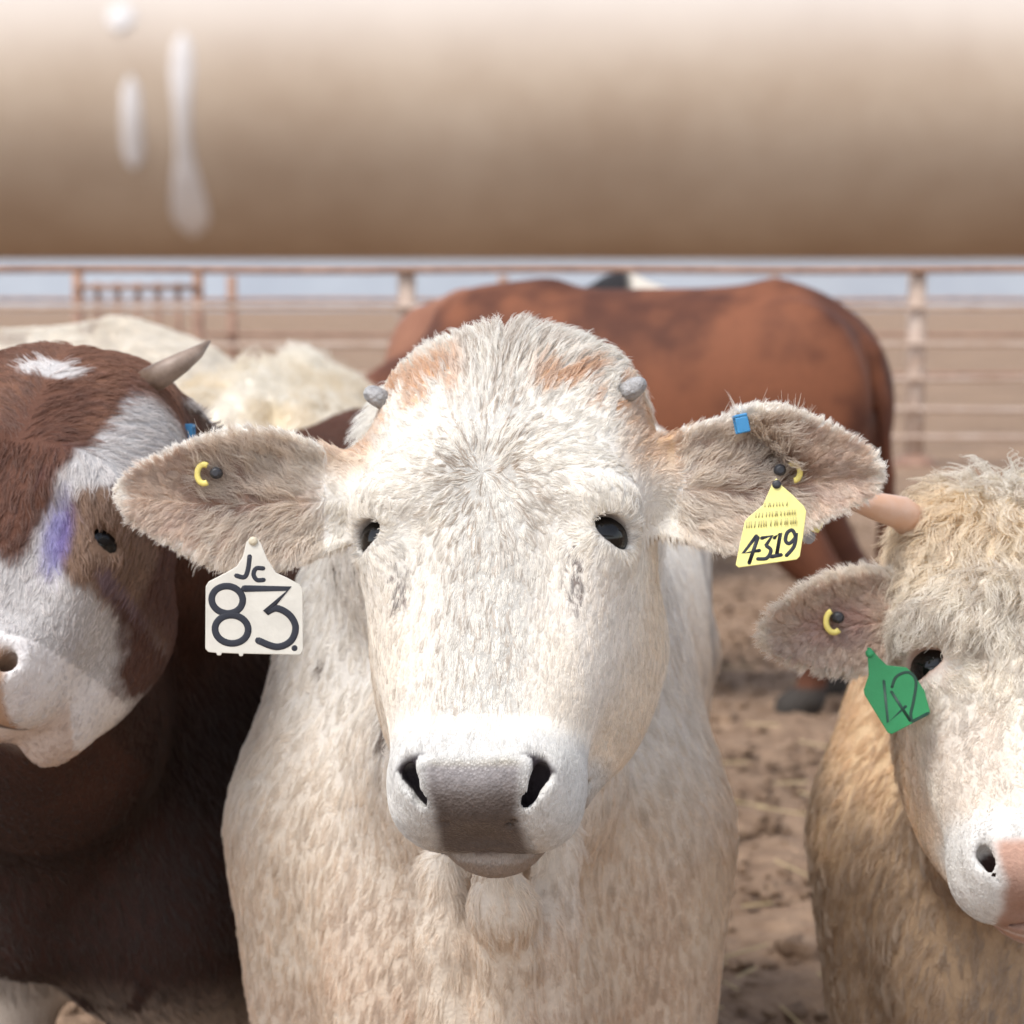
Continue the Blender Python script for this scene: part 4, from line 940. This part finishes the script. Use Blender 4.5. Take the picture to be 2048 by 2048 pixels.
# ------------------------------------------------------------------ ear tags
def plastic(name, c, sss=.0):
    return simple(name, c, .45, noise=35, c2=tuple(x * .86 for x in c), bump=.05, bscale=200)
INK = simple('black marker ink', (.012, .013, .022), .5)
def ear_depth(E, px, py, off=.0):
    """distance at which the hollow side of an ear is met towards a picture position"""
    ds = np.linspace(1.75, 2.3, 1101); p = np.array([P(px, py, d) for d in ds]); q = (p - E['O']) @ E['M'].T
    t, up, lo, qq, surf = ear_coords(E, q[:, 0], q[:, 1]); g = q[:, 2] - surf - E['th'] * (1 + .6 * np.clip(1 - t, 0, 1))
    i = int(np.argmax(g < off)); return ds[i]
class Plate:
    """flat tag: picture positions are turned into a real plate d metres away, tilted a little"""
    def __init__(s, cx, cy, d, yaw=0., pitch=0.):
        s.c = (cx, cy); s.k = d / FPX; s.O = P(cx, cy, d)
        s.X = np.array([math.cos(yaw), math.sin(yaw), 0]); Y = -CU; s.Z = unit(np.cross(s.X, Y)) ; s.Y = unit(np.cross(s.Z, s.X))
        s.Z = -s.Z if s.Z[1] > 0 else s.Z                       # towards the camera
        s.Y = Y * math.cos(pitch) + s.Z * math.sin(pitch); s.Z = unit(np.cross(s.X, s.Y)); s.Z = -s.Z if s.Z[1] > 0 else s.Z
    def uv(s, pts): return [((x - s.c[0]) * s.k, (y - s.c[1]) * s.k) for x, y in pts]
    def slab(s, pts, z0, z1, name, mat, parent, bevel=.0006):
        return MB().prism(s.uv(pts), s.O, s.X, s.Y, s.Z, z0, z1).build(name, mat, parent, False, bevel)
    def stroke(s, lines, w, name, mat, parent, z=.0011):
        m = MB(); w = w * s.k / 2
        for li, line in enumerate(lines):
            q = curve(line); p = [s.O + u * s.X + v * s.Y + (z + .00012 * li) * s.Z for u, v in s.uv(q)]
            m.tube(p, [w] * len(p), 10, True, .10, up=s.Z)
            for e in (p[0], p[-1]): m.tube([e - s.X * w * .96, e - s.X * w * .5, e + s.X * w * .5, e + s.X * w * .96], [w * .25, w * .9, w * .9, w * .25], 8, True, .09, up=s.Z)
        return m.build(name, mat, parent, True)
def curve(pts, n=6):
    """rounded line through picture points; a repeated point makes a sharp corner"""
    segs = [[pts[0]]]
    for a, b in zip(pts, pts[1:]):
        if a == b: segs.append([b])
        else: segs[-1].append(b)
    out = []
    for sg in segs:
        q = [np.array(p, float) for p in sg]
        if len(q) == 2: out += q; continue
        for i in range(len(q) - 1):
            p0, p1, p2, p3 = q[max(i - 1, 0)], q[i], q[i + 1], q[min(i + 2, len(q) - 1)]
            for t in np.linspace(0, 1, n, endpoint=False):
                out.append(.5 * (2 * p1 + (p2 - p0) * t + (2 * p0 - 5 * p1 + 4 * p2 - p3) * t * t + (3 * p1 - p0 - 3 * p2 + p3) * t ** 3))
        out.append(q[-1])
    res = [out[0]]
    for p in out[1:]:
        if np.linalg.norm(p - res[-1]) > .3: res.append(p)
    return res
def loop(cx, cy, rx, ry, a0=0, a1=360, n=22, tilt=0):
    t = np.radians(np.linspace(a0, a1, n)); c, s = math.cos(R(tilt)), math.sin(R(tilt))
    return [(cx + rx * math.cos(a) * c - ry * math.sin(a) * s, cy + rx * math.cos(a) * s + ry * math.sin(a) * c) for a in t]

# white tag 83
pl = Plate(508, 1200, 1.848, R(4), R(5))
t83 = tag(empty('ear_tag', pl.O), 'white ear tag hand lettered Jc 83 on the middle cow', 'ear tag', 'ear tags')
pl.slab([(492, 1085), (500, 1074), (512, 1074), (521, 1086), (534, 1118), (552, 1146), (574, 1156), (599, 1170), (605, 1180), (606, 1302), (600, 1311), (488, 1307), (486, 1312), (480, 1312), (478, 1307), (445, 1305), (443, 1310), (436, 1310), (434, 1305), (418, 1303), (412, 1296),
         (412, 1172), (418, 1162), (452, 1145), (474, 1132), (486, 1112)], -.0010, .0010, 'plate', plastic('cream tag plastic', (.66, .62, .54)), t83)
pl.stroke([loop(455, 1199, 31, 27, tilt=12), loop(464, 1258, 33, 28, tilt=8)], 13.5, 'numeral', INK, t83)
pl.stroke([[(489, 1177), (578, 1178), (578, 1178), (531, 1226), (531, 1226), (553, 1217), (579, 1231), (591, 1256), (581, 1283), (553, 1294), (517, 1281)]], 13.5, 'numeral', INK, t83, z=.0013)
pl.stroke([loop(589, 1297, 2.5, 2.5)], 7, 'dot', INK, t83)
pl.stroke([[(499, 1113), (496, 1138), (489, 1154), (473, 1151)]], 9.5, 'letter', INK, t83)
pl.stroke([[(526, 1137), (512, 1137), (507, 1149), (514, 1160), (527, 1160)]], 9, 'letter', INK, t83)
PIN = simple('dark tag pin', (.03, .03, .035), .5)
YEL = plastic('yellow tag plastic', (.86, .72, .20))
def button(px, py, d, label, rp=19, a0=60, a1=300, hole=(24, -2)):
    c = Plate(px, py, d); root = tag(empty('tag_button', c.O), label, 'tag button', 'tag buttons')
    m = MB(); pts = [c.O + c.X * rp * c.k * math.cos(a) * .72 + c.Y * rp * c.k * math.sin(a) for a in np.radians(np.linspace(a0, a1, 16))]
    m.tube(pts, 6.0 * c.k, 10, True, .6, up=c.Z); m.build('ring', YEL, root, True)
    o = c.O + c.X * hole[0] * c.k + c.Y * hole[1] * c.k
    MB().tube([o - c.Z * .012, o + c.Z * .002, o + c.Z * .005], [11 * c.k, 12 * c.k, 6 * c.k], 12).build('pin', PIN, root, True)
button(408, 948, ear_depth(earL, 408, 948) - .011, 'small yellow button with dark pin inside the ear above tag 83')
button(1588, 944, ear_depth(earR, 1588, 944) - .012, 'small yellow button with dark pin above yellow tag 4319', 17, 230, 450, (-28, -4))
button(1668, 1243, ear_depth(earH, 1668, 1243) - .010, 'pale yellow button inside the ear above green tag 42', 22, 50, 250, (8, -8))

def stud(plate, px, py, parent, mat, reach=.05):
    o = plate.O + ((px - plate.c[0]) * plate.k) * plate.X + ((py - plate.c[1]) * plate.k) * plate.Y
    MB().tube([o - plate.Z * reach, o + plate.Z * .0012, o + plate.Z * .0026, o + plate.Z * .0032], [.0028, .0040, .0036, .0015], 14).build('stud', mat, parent, True)
stud(pl, 506, 1082, t83, plastic('ivory stud plastic', (.60, .52, .38)))
# yellow tag 4319
pl = Plate(1545, 1060, 1.850, R(-8), R(8))
tY = tag(empty('ear_tag', pl.O), 'yellow ear tag printed 4319 on the middle cow', 'ear tag', 'ear tags')
pl.slab([(1546, 962), (1553, 955), (1561, 968), (1586, 990), (1608, 1012), (1612, 1022), (1606, 1070), (1599, 1113), (1593, 1119), (1478, 1137), (1472, 1132), (1481, 1085), (1490, 1043), (1498, 1034), (1526, 1010)],
        -.0010, .0010, 'plate', plastic('lemon tag plastic', (.86, .78, .27)), tY)
W_ = 7.5
pl.stroke([[(1513, 1073), (1513, 1073), (1487, 1108), (1487, 1108), (1519, 1102)], [(1516, 1076), (1499, 1127)]], W_, 'numeral', INK, tY)
pl.stroke([[(1524, 1077), (1544, 1072), (1544, 1072), (1532, 1092), (1532, 1092), (1542, 1101), (1534, 1117), (1516, 1119)]], W_, 'numeral', INK, tY)
pl.stroke([[(1549, 1076), (1561, 1066), (1561, 1066), (1553, 1112)], [(1543, 1114), (1562, 1110)]], W_, 'numeral', INK, tY)
pl.stroke([[(1591, 1072), (1584, 1060), (1574, 1066), (1571, 1081), (1578, 1087), (1589, 1077), (1592, 1066), (1588, 1092), (1573, 1111)]], W_, 'numeral', INK, tY)
FAINT = simple('faded print', (.45, .40, .16), .6)
rg = random.Random(4)
for y0, x0, x1, dy, hgt in ((1057, 1494, 1594, -.10, 12), (1036, 1512, 1590, -.10, 9), (1014, 1530, 1576, -.08, 7)):
    ls = []; x = x0
    while x < x1:
        y = y0 + dy * (x - x0); ls.append([(x, y), (x + rg.uniform(-1, 1.5), y - hgt)]); x += rg.uniform(4, 9)
    pl.stroke(ls, 2.4, 'small_print', FAINT, tY)
stud(pl, 1553, 968, tY, PIN)
# edge of the second yellow tag behind that ear
pl = Plate(1638, 1052, 1.945, R(20), R(0)); tE = tag(empty('ear_tag', pl.O), 'edge of a yellow tag showing below the ear with tag 4319', 'ear tag', 'ear tags')
pl.slab([(1612, 1020), (1650, 1020), (1648, 1048), (1636, 1066), (1620, 1062)], -.001, .001, 'plate', YEL, tE)
MB().tube([P(1613, 1072, 1.94), P(1620, 1076, 1.935)], .006, 10).build('pin', simple('grey pin', (.3, .3, .32), .4), tE, True)

# green tag 42
pl = Plate(1790, 1385, 1.985, R(-10), R(4))
tG = tag(empty('ear_tag', pl.O), 'green ear tag hand numbered 42 on the curly headed calf', 'ear tag', 'ear tags')
pl.slab([(1735, 1296), (1742, 1297), (1758, 1316), (1774, 1331), (1812, 1334), (1826, 1346), (1848, 1380), (1859, 1422), (1855, 1428), (1784, 1468), (1776, 1466), (1730, 1392), (1728, 1382), (1738, 1352)],
        -.0010, .0010, 'plate', plastic('green tag plastic', (.022, .26, .085)), tG)
DINK = simple('dark green ink', (.010, .05, .03), .5)
pl.stroke([[(1768, 1363), (1768, 1363), (1776, 1445), (1776, 1445), (1811, 1412)], [(1783, 1384), (1820, 1440)]], 6, 'numeral', DINK, tG)
pl.stroke([[(1784, 1374), (1793, 1353), (1816, 1344), (1831, 1360), (1827, 1398), (1821, 1426), (1824, 1442), (1824, 1442), (1855, 1424)]], 6, 'numeral', DINK, tG)

stud(pl, 1740, 1308, tG, plastic('green stud plastic', (.03, .30, .11)))
# blue ear clips
BLUE = plastic('blue clip plastic', (.05, .26, .52))
def clip(px, py, d, w, h, label, roll=0):
    c = Plate(px, py, d); root = tag(empty('ear_clip', c.O), label, 'ear clip', 'blue ear clips'); X = c.X * math.cos(roll) + c.Y * math.sin(roll); Y = c.Y * math.cos(roll) - c.X * math.sin(roll)
    poly = [(-w, -h), (w, -h), (w, h), (-w, h)]
    for z0, z1, nm in ((.004, .007, 'front_plate'), (-.014, -.011, 'back_plate')):
        MB().prism([(u * c.k, v * c.k) for u, v in poly], c.O, X, Y, c.Z, z0, z1).build(nm, BLUE, root, False, .001)
    MB().prism([(u * c.k, v * c.k) for u, v in [(-w, -h - 6), (w, -h - 6), (w, -h + .5), (-w, -h + .5)]], c.O, X, Y, c.Z, -.014, .007).build('bridge', BLUE, root, False, .001)
clip(1484, 850, 1.905, 13, 16, 'blue plastic clip on top of the ear with yellow tag 4319', R(-12))
clip(370, 868, 2.20, 17, 14, 'blue clip on the dark ear of the white faced brown cow')
